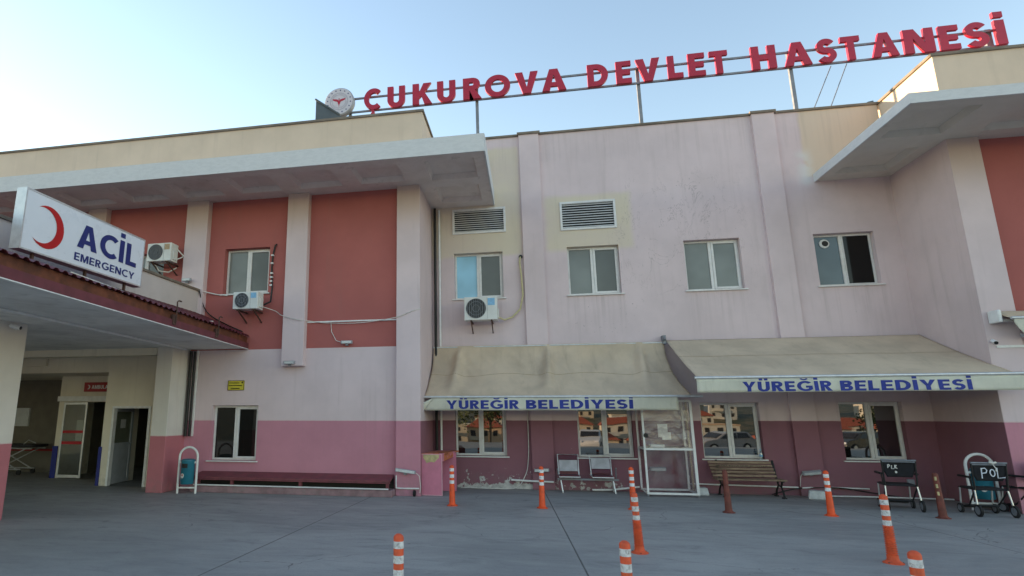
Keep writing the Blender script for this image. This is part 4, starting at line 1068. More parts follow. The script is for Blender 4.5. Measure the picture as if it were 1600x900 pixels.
def camera_unit(label, c, d):
    t = thing('security_camera', label, 'security camera', c)
    p = Vector(c); d = Vector(d).normalized()
    MB().tube([p, p + d * .16], .035, 12).build('body', M['white'], t, smooth=40)
    MB().tube([p + d * .161, p + d * .175], .03, 12).build('lens', M['black'], t, smooth=40)
    MB().tube([p - d * .02, p - d * .04 + Vector((0.05, .03, -.03)), p + Vector((.08, .06, -.05))], .02, 8).build('mount', M['white'], t, smooth=40)
camera_unit('white security camera at the corner of the right wing beside the rolled-up awning', (8.36, 12.70, 3.02), (-.3, -.9, -.3))
camera_unit('white security camera at the head of the left canopy pillar', (-8.56, 8.35, 3.17), (.75, .3, -.2))

# ------------------------------------------------------------------ conduits and cables on the walls
def cable(name, label, pts, r, mat, cat='cable', n=6):
    # smooth the polyline with Catmull-Rom
    P_ = [Vector(p) for p in pts]; out = []
    if len(P_) > 2:
        for i in range(len(P_) - 1):
            a, b, c, d = P_[max(0, i - 1)], P_[i], P_[i + 1], P_[min(len(P_) - 1, i + 2)]
            for k in range(6):
                t = k / 6
                out.append(0.5 * ((2 * b) + (c - a) * t + (2 * a - 5 * b + 4 * c - d) * t * t + (3 * b - a - 3 * c + d) * t ** 3))
        out.append(P_[-1])
    else: out = P_
    return tag(MB().tube(out, r, n).build(name, mat, smooth=60), label, cat)
tag(MB().box(-5.11, -2.93, 13.07, 13.098, 3.82, 3.85).build('conduit', M['white']), 'white horizontal conduit across the plain red panel', 'conduit')
cable('cable', 'thin cable sagging from the wing window unit across the hanging pilaster', [(-6.15, 12.8, 4.2), (-5.9, 13.0, 4.12), (-5.66, 12.9, 3.98), (-5.2, 12.9, 3.86), (-5.05, 13.06, 3.86), (-4.6, 13.05, 3.80), (-3.8, 13.05, 3.78), (-2.95, 12.94, 3.86), (-2.6, 12.94, 3.98), (-2.36, 12.95, 4.05)], .008, M['cablewhite'])
cable('cable', 'white cable running from the canopy corner to the wing window sill', [(-7.95, 12.90, 4.70), (-7.5, 13.06, 4.6), (-7.2, 13.06, 4.56)], .014, M['cablewhite'])
cable('cable', 'black cable drooping from the canopy coping down the red wall', [(-7.86, 12.88, 4.66), (-7.8, 12.98, 4.35), (-7.65, 13.06, 4.1), (-7.2, 13.06, 3.85), (-6.75, 13.06, 3.66)], .014, M['cableblack'])
cable('cable', 'white cable lying loosely along the maroon canopy edge', [(-7.2, 8.0, 3.95), (-6.9, 9.3, 3.78), (-6.7, 10.2, 3.66), (-6.55, 10.6, 3.52), (-6.6, 11.0, 3.58), (-6.7, 11.6, 3.68)], .014, M['cablewhite'])
cable('cable', 'white conduit along the wing plinth under the red bench', [(-7.5, 12.63, .165), (-3.0, 12.63, .165)], .014, M['white'], 'conduit')
cable('cable', 'white conduit bent round the foot of the corner pilaster', [(-2.90, 12.93, .42), (-2.90, 12.93, .2), (-2.86, 12.93, .16), (-2.4, 12.93, .16)], .016, M['white'], 'conduit')
cable('cable', 'white conduit low on the dark wall behind the second far orange bollard', [(-.52, 14.60, .21), (-.05, 14.59, .19), (.45, 14.59, .18)], .022, M['white'], 'conduit', 8)
cable('cable', 'thin grey cable hanging down beside the left main wall pilaster', [(-.10, 14.66, 3.2), (-.09, 14.67, 1.2), (-.12, 14.66, .6), (-.2, 14.62, .3), (-.42, 14.55, .04), (-1.0, 14.5, .02), (-1.7, 14.55, .02)], .010, M['cablewhite'])
cable('cable', 'white pipe lying on the ground below the pair of waiting seats', [(1.28, 14.5, .04), (1.7, 14.52, .05), (2.3, 14.55, .12)], .022, M['white'], 'pipe', 8)
cable('cable', 'white conduit along the wall foot behind the wooden bench', [(3.4, 14.66, .20), (5.55, 14.66, .17)], .016, M['white'], 'conduit')
cable('cable', 'white conduit along the wall foot right of the wooden bench', [(5.6, 14.58, .17), (6.1, 14.66, .18), (6.9, 14.66, .17)], .016, M['white'], 'conduit')
cable('cable', 'black cable drooping at the wall foot behind the left push chair', [(5.0, 14.6, .02), (5.35, 14.6, .12), (5.6, 14.6, .16), (6.3, 14.63, .18), (6.9, 14.6, .10), (7.4, 14.58, .03)], .012, M['cableblack'])
cable('cable', 'white pipe on the ground behind the right push chairs', [(5.9, 14.45, .03), (6.9, 14.5, .03), (8.2, 14.3, .04)], .016, M['white'], 'pipe', 8)
tag(MB().box(8.45, 13, 12.765, 12.788, 2.90, 2.945).build('conduit', M['white']), 'white horizontal conduit below the rolled-up awning on the right wing', 'conduit')

# yellow notice: black border and small dark lines of print
yn = thing('wall_notice', 'small yellow notice with black border above the ground-floor wing window', 'notice', (-6.85, 13.09, 2.25))
MB().box(-7.05, -6.63, 13.082, 13.096, 2.26, 2.49).build('plate', M['yellow'], yn)
mb = MB()
for q in ((-7.05, -6.63, 2.478, 2.49), (-7.05, -6.63, 2.26, 2.272), (-7.05, -7.038, 2.272, 2.478), (-6.642, -6.63, 2.272, 2.478)): mb.box(q[0], q[1], 13.078, 13.081, q[2], q[3])
for z, xa, xb in ((2.435, -7.02, -6.74), (2.375, -7.02, -6.66), (2.305, -6.97, -6.73)):
    x = xa
    while x < xb - .02:
        w = random.uniform(.012, .022); mb.box(x, x + w, 13.078, 13.081, z - .012, z + random.uniform(.006, .012)); x += w + .006
mb.prism([(-6.70, 2.455), (-6.70, 2.42), (-6.67, 2.42), (-6.66, 2.47)], lambda a, b: (a, 13.078, b), lambda a, b: (a, 13.081, b))
mb.build('print', M['ink'], yn)

# ------------------------------------------------------------------ bollards
def bollard(label, kind, H=0.73):
    t = thing('bollard', label, 'bollard', (0, 0, 0), 'plastic bollards across the yard')
    m = {'new': M['orange'], 'ribbed': M['dullorange'], 'rust': M['rustbollard']}[kind]
    prof = [(.105, 0), (.105, .008), (.085, .016), (.062, .035), (.058, .06)]
    if kind == 'ribbed':
        z = .08
        while z < .38: prof += [(.060 - z * .02, z), (.060 - z * .02, z + .009), (.048 - z * .02, z + .012), (.048 - z * .02, z + .020)]; z += .023
    prof += [(.047, H * .53), (.0425, H * .55), (.0425, H - .025), (.038, H - .012), (.034, H - .008), (.018, H + .004), (.0, H + .005)]
    MB().lathe(prof, (0, 0, 0), 24).build('post', m, t, smooth=35)
    mb = MB()
    for k in range(3): mb.lathe([(.009, .008), (.009, .016), (.004, .019)], (.092 * cos(2.1 * k + .5), .092 * sin(2.1 * k + .5), 0), 8)
    mb.build('base_bolt', M['rustiron'], t)
    if kind != 'rust':
        for f0, f1 in ((.072, .15), (.225, .31), (.376, .455)):
            MB().lathe([(.0425, H * (1 - f1)), (.0438, H * (1 - f1) + .001), (.0438, H * (1 - f0) - .001), (.0425, H * (1 - f0))], (0, 0, 0), 24).build('reflective_band', M['reflect'] if kind == 'new' else M['oldreflect'], t, smooth=35)
    return t
def place(o, x, y, rz=0, tx=0, ty=0): o.location = (x, y, 0); o.rotation_euler = (tx, ty, rz)
b = bollard('bright orange far bollard in front of the pink desk', 'new', .74); place(b, -1.55, 11.81)
b2 = copy_tree(b, (.13, 11.83, 0), 1.0, 'bright orange far bollard left of the waiting seats')
b2.rotation_euler = (0, radians(1.5), 1)
copy_tree(b, (1.77, 12.0, 0), 2.0, 'bright orange far bollard in front of the booth, partly behind a taller one')
copy_tree(b, (4.98, 11.94, 0), 3.0, 'bright orange far bollard in front of the white block right of the bench')
r = bollard('ribbed worn orange bollard in front of the booth, base in view', 'ribbed', .72); r.location = (1.265, 8.36, 0); r.rotation_euler = (0, radians(-1.5), 0)
copy_tree(r, (4.08, 8.39, 0), 1.2, 'ribbed orange bollard with scuffed bands in front of the left push chair').scale = (1, 1, 1.06)
copy_tree(r, (-1.13, 5.14, 0), 2.0, 'worn orange bollard cut by the bottom edge, leftmost of the nearest three')
copy_tree(r, (.68, 5.22, 0), 0.5, 'worn orange bollard cut by the bottom edge, middle of the nearest three')
copy_tree(r, (2.705, 5.27, 0), 2.9, 'worn orange bollard cut by the bottom edge, rightmost of the nearest three')
rb = bollard('faded dark brown bollard in front of the wooden bench', 'rust'); rb.location = (3.36, 11.95, 0)
rb2 = copy_tree(rb, (6.69, 12.02, 0), 0, 'faded brown bollard with three worn pale patches between the push chairs')
WORIG[rb2.name] = Vector((0, 0, 0))
for z in (.64, .52, .40): MB().box(-.040, -.012, -.046, -.030, z - .03, z + .03).build('worn_patch', M['tornpaper'], rb2)
rb2.rotation_euler = (0, radians(-1), 0)

# ------------------------------------------------------------------ waste bins
def bin_stand(label):
    t = thing('waste_bin', label, 'waste bin', (0, 0, 0), 'teal bins in white hoop stands')
    pts = [(-.205, 0, 0), (-.205, 0, .78)] + [(-.205 * cos(a), 0, .78 + .205 * sin(a)) for a in [pi * k / 14 for k in range(1, 14)]] + [(.205, 0, .78), (.205, 0, 0)]
    MB().tube(pts, .026, 10).tube([(-.205, 0, .12), (.205, 0, .12)], .02, 8).build('hoop_stand', M['white'], t, smooth=50)
    body = MB().lathe([(.135, .20), (.145, .22), (.15, .68), (.155, .70), (.150, .72), (.10, .735), (0.02, .74)], (0, 0, 0), 28).build('bin', M['teal'], t, smooth=40)
    mb = MB()
    n = 8
    def cyl(a, z, r=.1525): return (r * sin(a), -r * cos(a), z)
    mb.grid(n, 2, lambda u, v: cyl(-.62 + .95 * u, .55 + .09 * v)); mb.build('slot', M['black'], body)
    mb = MB(); vs = [cyl(-.38, .385, .156)] + [cyl(-.38 + .30 * cos(2 * pi * k / 20), .385 + .052 * sin(2 * pi * k / 20), .156) for k in range(20)]
    mb.add(vs, [(0, k + 1, (k + 1) % 20 + 1) for k in range(20)]); mb.build('sticker', M['paper'], body)
    mb = MB(); vs = [cyl(-.38, .39, .158)] + [cyl(-.38 + .12 * cos(2 * pi * k / 12), .395 + .022 * sin(2 * pi * k / 12), .158) for k in range(12)]
    mb.add(vs, [(0, k + 1, (k + 1) % 12 + 1) for k in range(12)]); mb.build('sticker_mark', M['stripered'], body)
    MB().box(-.20, -.14, -.015, .015, .64, .68).box(.14, .20, -.015, .015, .64, .68).build('peg', M['white'], t)
    return t
wb = bin_stand('teal waste bin in a white hoop stand beside the right canopy pillar'); wb.location = (-7.53, 12.42, 0); wb.rotation_euler = (0, 0, radians(8))
copy_tree(wb, (8.04, 13.15, 0), radians(-8), 'teal waste bin in a white hoop stand behind the push chair marked POL')

# ------------------------------------------------------------------ long red bench on its plinth
tag(MB().box(-7.6, -2.93, 12.66, YW - .002, 0, .14).build('plinth', M['plinth'], bevel=0.012), 'low worn concrete plinth along the wing wall under the long red bench', 'plinth')
lb = thing('wall_bench', 'long dark red plank bench along the pink wing wall', 'bench', (-5.3, 12.9, .14))
MB().grid(1, 1, lambda u, v: (0, 0, 0)) if False else None
mb = MB(); mb.prism([(12.68, .295), (13.06, .385), (13.06, .425), (12.68, .335)], lambda a, b: (-7.55, a, b), lambda a, b: (-2.98, a, b))
mb.build('seat', M['planktop'], lb, bevel=0.004)
MB().box(-7.55, -2.98, 13.02, 13.06, .141, .38).build('gap_shade_board', M['iron'], lb)  # near-black board added to paint the shadow gap under the seat
MB().box(-7.55, -2.98, 12.672, 12.70, .270, .293).build('front_rail', M['planktop'], lb)
for xx in (-7.45, -6.62, -5.0, -3.05): MB().box(xx - .03, xx + .03, 12.72, 12.78, .14, .295).build('leg', M['planktop'], lb)

# ------------------------------------------------------------------ pink desk
dk = thing('desk', 'pink painted desk with torn chipboard front and worn orange top', 'desk', (-2.05, 13.6, 0))
MB().box(-2.41, -1.92, 13.06, 13.085, .01, .865).build('side_panel', M['deskpink'], dk, bevel=0.003)
mb = MB()
for q in ((-2.412, -2.395, .01, .865), (-1.935, -1.918, .01, .865), (-2.395, -1.935, .01, .025), (-2.395, -1.935, .852, .866)): mb.box(q[0], q[1], 13.053, 13.059, q[2], q[3])
mb.build('edge_strip', M['deskedge'], dk)
mb = MB().prism([(-2.33, .85), (-2.33, .78), (-2.28, .72), (-2.26, .67), (-2.22, .69), (-2.15, .70), (-2.09, .69), (-2.04, .74), (-1.99, .79), (-1.985, .85)], lambda a, b: (a, 13.0555, b), lambda a, b: (a, 13.0585, b))
mb.build('torn_patch', M['tornpaper'], dk)
MB().prism([(-2.41, 13.085), (-1.92, 13.085), (-1.70, 14.3), (-2.2, 14.3)], lambda a, b: (a, b, .845), lambda a, b: (a, b, .875)).build('desktop', M['desktop'], dk, bevel=0.003)
MB().prism([(-2.35, 13.9), (-1.72, 13.9), (-1.72, 13.93), (-2.35, 13.93)], lambda a, b: (a, b, .01), lambda a, b: (a, b, .845)).build('back_panel', M['deskpink'], dk)
MB().prism([(13.09, .70), (13.9, .76), (13.9, .845), (13.09, .845)], lambda a, b: (-1.925 + (a - 13.09) * .18, a, b), lambda a, b: (-1.94 + (a - 13.09) * .18, a, b)).build('apron', M['desktop'], dk)
tag(MB().lathe([(.05, -.02), (.065, -.02), (.065, .02), (.05, .02)], (-2.50, 12.90, .068), 18, 'X').lathe([(.035, .02), (.05, .03)], (-2.50, 12.90, .068), 18, 'X').build('caster_wheel', M['rubber'], smooth=40), 'small black caster wheel lying beside the pink desk', 'wheel')

# ------------------------------------------------------------------ pair of waiting seats
ws = thing('waiting_seats', 'pair of metal-framed waiting seats with grey and burgundy backs against the wall', 'seats', (1.18, 14.3, 0))
MB().box(.52, 1.84, 14.27, 14.33, .262, .30).build('beam', M['steel'], ws)
for xx in (.62, 1.74):
    MB().tube([(xx, 14.16, .01), (xx - .03, 14.22, .26)], .016, 8).tube([(xx, 14.50, .01), (xx - .03, 14.38, .26)], .016, 8).tube([(xx, 14.14, .015), (xx, 14.52, .015)], .016, 8).build('leg', M['alu'], ws, smooth=40)
for x0, low in ((.56, False), (1.27, True)):
    x1 = x0 + .44; bz = .80
    fr = MB().tube([(x0, 14.42, .36), (x0 - .01, 14.56, bz), (x1 + .01, 14.56, bz), (x1, 14.42, .36)], .014, 8).tube([(x0, 14.42, .36), (x0, 14.08, .345), (x1, 14.08, .345), (x1, 14.42, .36)], .014, 8).build('seat_frame', M['alu'], ws, smooth=40)
    def bk(z): return 14.43 + (z - .36) * .3
    zsplit = (.68, .46)
    def pad(mb, za, zb, o=0.0):
        mb.add([(x, bk(z) + y - o, z) for z in (za, zb) for y in (-.015, .012) for x in (x0 + .016, x1 - .016)], [(0, 2, 3, 1), (4, 5, 7, 6), (0, 1, 5, 4), (2, 6, 7, 3), (0, 4, 6, 2), (1, 3, 7, 5)])
    if not low:
        mb = MB(); pad(mb, .685, .785); mb.build('backrest', M['burgundy'], ws, bevel=0.006)
        mb = MB(); pad(mb, .44, .68); mb.build('backrest', M['seatgrey'], ws, bevel=0.006)
    else:
        mb = MB(); pad(mb, .50, .73); mb.build('backrest', M['seatgrey'], ws, bevel=0.006)
        mb = MB(); pad(mb, .405, .495); mb.build('backrest', M['burgundy'], ws, bevel=0.006)
    MB().box(x0 + .016, x1 - .016, 14.08, 14.41, .352, .385).build('seat', M['burgundy'], ws, bevel=0.01)
MB().tube([(.545, 14.42, .36), (.53, 14.38, .5), (.53, 14.15, .5)], .013, 8).build('armrest', M['steel'], ws, smooth=40)
MB().tube([(1.80, 14.42, .30), (1.80, 14.38, .52), (1.80, 14.30, .53)], .013, 8).build('armrest', M['steel'], ws, smooth=40)

# ------------------------------------------------------------------ clear plastic booth
bo = thing('booth', 'tall white-framed clear plastic booth standing between two ground-floor windows', 'booth', (2.85, 14.2, 0))
bx0, bx1, by0, by1, bz = 2.36, 3.35, 13.87, 14.62, 1.99
mb = MB(); w = .042
for xx, yy, ww in ((bx0, by0, w), (bx1, by0, w + .012), (bx0, by1, w), (bx1, by1, w)): mb.bar((xx, yy, .05), (xx, yy, bz), ww)
for zz in (.07, .975, bz):
    mb.bar((bx0 + .02, by0, zz), (bx1 - .02, by0, zz), w, w); mb.bar((bx0, by0 + .02, zz), (bx0, by1 - .02, zz), w * .8); mb.bar((bx1, by0 + .02, zz), (bx1, by1 - .02, zz), w * .8)
mb.bar((bx0 + .02, by1, bz), (bx1 - .02, by1, bz), w); mb.bar((bx0 + .02, by1, .07), (bx1 - .02, by1, .07), w)
mb.build('frame', M['white'], bo, bevel=0.003)
MB().box(bx0 + .022, bx1 - .028, by0 - .003, by0 + .001, .092, .953).build('pane', M['plexi'], bo)
mb = MB().grid(30, 30, lambda u, v: (bx0 + .022 + (bx1 - bx0 - .05) * u, by0 + .015 * rnd(u * 3, v * 3, 1.5, 9), .998 + (bz - 1.02) * v)); mb.build('film', M['crinkled'], bo, smooth=80)
MB().box(bx0 - .003, bx0 + .001, by0 + .022, by1 - .022, .09, .955).box(bx0 - .003, bx0 + .001, by0 + .022, by1 - .022, .995, bz - .02).build('pane', M['plexi'], bo)
MB().box(bx1 - .001, bx1 + .003, by0 + .022, by1 - .022, .09, .955).box(bx1 - .001, bx1 + .003, by0 + .022, by1 - .022, .995, bz - .02).build('pane', M['plexi'], bo)
MB().box(bx0 + .03, bx1 - .03, by0 + .06, by1 - .03, .985, 1.0).build('shelf', M['alu'], bo)
MB().box(2.50, 2.79, by0 + .1, by0 + .3, 1.002, 1.065).build('paper_tray', M['white'], bo, bevel=0.006)
for q, mm in (((2.66, 2.86, 1.22, 1.50), 'paper'), ((2.74, 2.92, 1.17, 1.33), 'paper'), ((2.24, 2.31, 1.2, 1.35), None), ((3.16, 3.22, 1.19, 1.225), 'white')):
    if mm: MB().box(q[0], q[1], by0 + .012 + q[0] * .004, by0 + .015 + q[0] * .004, q[2], q[3]).build('notice', M[mm], bo)
MB().box(bx0 + .008, bx0 + .011, by0 + .12, by0 + .38, 1.15, 1.36).build('notice', M['paper'], bo)
MB().lathe([(.05, 0), (.05, -.003)], (2.40, by0 - .024, 1.26), 20, 'Y').build('speaking_hole', M['black'], bo)
for xx in (bx0, bx1): MB().lathe([(.02, 0), (.02, .045)], (xx, by0, .005), 12).build('foot', M['steel'], bo)
tag(MB().bar((3.44, 14.62, .06), (3.44, 14.62, 1.98), .04).build('wooden_batten', M['tanlabel']), 'thin upright batten against the wall behind the clear plastic booth', 'batten')

# ------------------------------------------------------------------ wooden bench
wbn = thing('park_bench', 'weathered wooden slat bench with black iron legs under the ground-floor window', 'bench', (4.45, 14.35, 0))
def slat(z, y, lean, h=.052, x0=3.77, x1=5.04, name='back_slat'):
    T = Matrix.Translation((0, y, z)) @ Matrix.Rotation(lean, 4, 'X')
    return MB().box(x0, x1, -.014, .014, -h / 2, h / 2, T).build(name, M['wood'], wbn, bevel=0.005)
for k in range(5):
    z = .415 + k * .066
    o = slat(z, 14.40 + k * .024, radians(-20), .054, 3.80 - .012 * k, 5.06 - .012 * k)
    if k == 3:
        mb = MB(); fit_text(mb, 'ADANA BÜYÜKŞEHİR BELEDİYESİ', 3.90, 4.92, z - .013, .024, lambda u, v, w: (u, 14.40 + k * .024 - .0155 + (v - z) * math.tan(radians(20)), v), .17, .12)
        mb.build('lettering', M['ink'], o)
for k in range(4): MB().box(3.78, 5.13, 14.03 + k * .085, 14.10 + k * .085, .345, .372).build('seat_slat', M['wood'], wbn, bevel=0.005)
for xx in (3.93, 5.05):
    mb = MB()
    mb.tube([(xx, 14.07, .02), (xx, 14.10, .12), (xx, 14.18, .22), (xx, 14.10, .34)], [.022, .018, .018, .022], 8)
    mb.tube([(xx, 14.50, .02), (xx, 14.44, .14), (xx, 14.32, .24), (xx, 14.36, .34)], [.022, .018, .018, .022], 8)
    mb.tube([(xx, 14.18, .22), (xx, 14.32, .24)], .016, 8)
    mb.bar((xx, 14.04, .335), (xx, 14.38, .335), .045, .02)
    mb.bar((xx, 14.38, .33), (xx, 14.53, .73), .04, .02)
    mb.bar((xx, 14.02, .012), (xx, 14.14, .012), .06, .024); mb.bar((xx, 14.44, .012), (xx, 14.55, .012), .06, .024)
    mb.build('leg', M['iron'], wbn, smooth=40)
# bottle on the sill
bt = thing('water_bottle', 'small clear water bottle on the window sill above the wooden bench', 'bottle', (4.90, 14.68, .74))
MB().lathe([(.030, .0), (.033, .01), (.033, .13), (.028, .155), (.013, .18), (.013, .195)], (4.90, 14.68, .735), 18).build('body', M['bottle'], bt, smooth=40)
MB().lathe([(.015, .195), (.015, .215)], (4.90, 14.68, .735), 14).build('cap', M['bluelabel'], bt)
MB().lathe([(.0336, .06), (.0336, .11)], (4.90, 14.68, .735), 18).build('wrapper', M['bluelabel'], bt, smooth=40)

# concrete blocks
def block(label, x, y, rz, sx, sy, sz):
    mb = MB()
    T = Matrix.Rotation(rz, 4, 'Z'); a, b = sx / 2, sy / 2; q = .82
    vs = [Vector((-a, -b, 0)), Vector((a, -b, 0)), Vector((a, b, 0)), Vector((-a, b, 0)), Vector((-a * q, -b * q, sz)), Vector((a * q, -b * q, sz * .96)), Vector((a * q, b * q, sz)), Vector((-a * q, b * q, sz))]
    mb.add([tuple(T @ v + Vector((x, y, 0))) for v in vs], [(3, 2, 1, 0), (4, 5, 6, 7), (0, 1, 5, 4), (1, 2, 6, 5), (2, 3, 7, 6), (3, 0, 4, 7)])
    tag(mb.build('concrete_block', M['concrete_block'], bevel=0.02), label, 'concrete block', 'white concrete blocks on the ground')
block('white concrete block under the bent-arm floodlight right of the bench', 5.72, 14.18, radians(-18), .36, .24, .17)
block('white concrete block between the plastic booth and the wooden bench', 3.55, 14.38, .1, .24, .2, .16)
tag(MB().box(7.50, 7.62, 14.40, 14.45, .28, .40).build('junction_box', M['floodgrey'], bevel=0.006), 'small grey junction box low on the shaded wall behind the push chairs', 'junction box')

# ------------------------------------------------------------------ push chairs (patient transport chairs), seen from behind
def strokes(mb, glyphs, x, z, s, y):
    G = {'P': [[(0, 0), (0.05, 1)], [(0.05, .95), (.35, 1), (.5, .8), (.4, .55), (.05, .5)]], 'L': [[(.05, 1), (0, 0), (.6, .06)]], 'O': [[(.25 + .25 * cos(a), .5 + .42 * sin(a)) for a in [2 * pi * k / 12 for k in range(13)]]],
         'K': [[(0, 0), (.05, 1)], [(.45, .95), (.05, .45), (.5, 0)]], 'D': [[(0, 0), (.02, .9), (.4, .7), (.4, .2), (0, 0)]]}
    for g, dx, dz, k in glyphs:
        for st in G[g]: mb.tube([(x + dx + a * s * k, y, z + dz + b * s * k) for a, b in st], .0085, 5)
def push_chair(label, marks=None):
    t = thing('push_chair', label, 'push chair', (0, 0, 0), 'black push chairs by the right wing')
    mb = MB()
    for s in (-1, 1):
        x = s * .235
        mb.tube([(x, -.02, .44), (x + s * .015, -.06, .88)], .014, 8)
        mb.tube([(x, -.02, .44), (x, .42, .44)], .014, 8)
        mb.tube([(x, .02, .40), (x * .9, .25, .16), (x * .9, .44, .12)], .013, 8)
    mb.tube([(-.21, .25, .15), (.21, .25, .15)], .018, 8)
    fr = mb.build('frame', M['black'] , t, smooth=40)
    for s in (-1, 1):
        x = s * .235
        MB().tube([(x, .0, .44), (x + s * .02, -.04, .14)], .013, 8).build('leg', M['alu'], t, smooth=40)
        MB().tube([(x, .40, .44), (x, .46, .12)], .013, 8).build('leg', M['alu'], t, smooth=40)
    MB().tube([(-.26, -.07, .885), (.26, -.07, .885)], .016, 8).tube([(-.24, -.065, .855), (.24, -.065, .855)], .010, 8).build('push_handle', M['steel'], t, smooth=40)
    def bkp(u, v):
        hw = .235 - .05 * max(0, (v - .55) / .45)
        return (-hw + 2 * hw * u, -.055 + .04 * v + .025 * sin(pi * u), 0.85 - (.265 if marks != 'tall' else .42) * v)
    MB().grid(10, 8, bkp).build('backrest', M['blackcloth'], t, smooth=60, solid=0.012)
    MB().box(-.23, .23, -.01, .42, .425, .46).build('seat', M['blackcloth'], t, bevel=0.012)
    for s in (-1, 1):
        MB().bar((s * .265, .0, .64), (s * .275, .30, .645), .045, .035).bar((s * .25, .02, .46), (s * .262, .02, .63), .022).build('armrest', M['black'], t, bevel=0.006)
    MB().tube([(-.19, .40, .13), (.19, .40, .13)], .02, 8).bar((-.19, .48, .10), (.19, .48, .10), .02, .12, (0, 1, 0)).build('footrest', M['black'], t, smooth=40)
    for s in (-1, 1):
        for yy, r in ((-.05, .10), (.44, .08)):
            w = MB().lathe([(r * .55, -.017), (r, -.015), (r, .015), (r * .55, .017)], (s * .255, yy, r), 22, 'X').build('wheel', M['rubber'], t, smooth=40)
            MB().lathe([(r * .60, -.0185), (r * .66, -.020), (r * .66, .020), (r * .60, .0185)], (s * .255, yy, r), 18, 'X').lathe([(r * .2, -.024), (r * .2, .024)], (s * .255, yy, r), 10, 'X').build('hub', M['steel'], w)
            MB().tube([(s * .255, yy, r), (s * .255, yy + .0, r + .03), (s * .238, yy, r + .08)], .011, 6).build('fork', M['black'], t, smooth=40)
    return t
pc = push_chair('black push chair with small PLK marking on its back, in front of the right-hand window')
pc2 = copy_tree(pc, (7.66, 12.36, 0), 0, 'black push chair with POL written large on its back')
pc3 = copy_tree(pc, (8.62, 12.72, 0), radians(24), 'black push chair cut by the right edge of the picture')
mk = MB(); strokes(mk, [('P', 0, 0, .8), ('L', .055, -.012, .8), ('K', .105, -.006, .85), ('D', .105, -.085, .55)], -.17, .745, .075, -.075)
mk.build('marking', M['cablewhite'], pc, smooth=60)
mk = MB(); strokes(mk, [('P', 0, 0, 1), ('O', .125, .025, .8), ('L', .225, .01, 1)], -.13, .63, .17, -.075)
mo = mk.build('marking', M['whiteclean'], pc, smooth=60); mo.parent = pc2
st = MB().tube([(.04, -.088, .89), (.05, -.09, .86), (.085, -.085, .80), (.08, -.085, .75)], .008, 6).tube([(.0, -.085, .90), (.06, -.088, .885), (.10, -.085, .90)], .018, 8).build('tied_strap', M['cablewhite'], pc, smooth=60); st.parent = pc2
pc.location = (6.53, 12.78, 0); pc.rotation_euler = (0, 0, radians(-12))
pc2.rotation_euler = (0, 0, radians(-3))

# ------------------------------------------------------------------ hospital trolley under the canopy
gt = thing('hospital_trolley', 'dark-padded wheeled trolley parked in the shadow under the canopy', 'trolley', (-14.6, 15.3, 0))
MB().box(-16.0, -14.05, 15.0, 15.6, .78, .86).build('mattress', M['gurneypad'], gt, bevel=0.02)
mb = MB()
for yy in (15.05, 15.55): mb.tube([(-16, yy, .74), (-14.1, yy, .74)], .02, 8); mb.tube([(-15.8, yy, .74), (-14.5, yy, .15)], .018, 8); mb.tube([(-14.3, yy, .74), (-15.6, yy, .15)], .018, 8); mb.tube([(-15.7, yy, .16), (-14.4, yy, .16)], .018, 8)
mb.build('frame', M['alu'], gt, smooth=40)
for xx in (-15.65, -14.45):
    for yy in (15.05, 15.55): MB().lathe([(.05, -.02), (.075, -.018), (.075, .018), (.05, .02)], (xx, yy, .076), 18, 'Y').build('wheel', M['rubber'], gt, smooth=40)
MB().tube([(-14.4, 15.05, .86), (-14.25, 15.05, .98), (-14.0, 15.05, .90)], .015, 8).build('side_rail', M['alu'], gt, smooth=40)
tag(MB().box(-15.8, -15.2, 15.93, 15.997, 1.35, 1.9).build('notice_board', M['doorgrey']), 'small pale notice board on the dim wall behind the trolley', 'notice board')

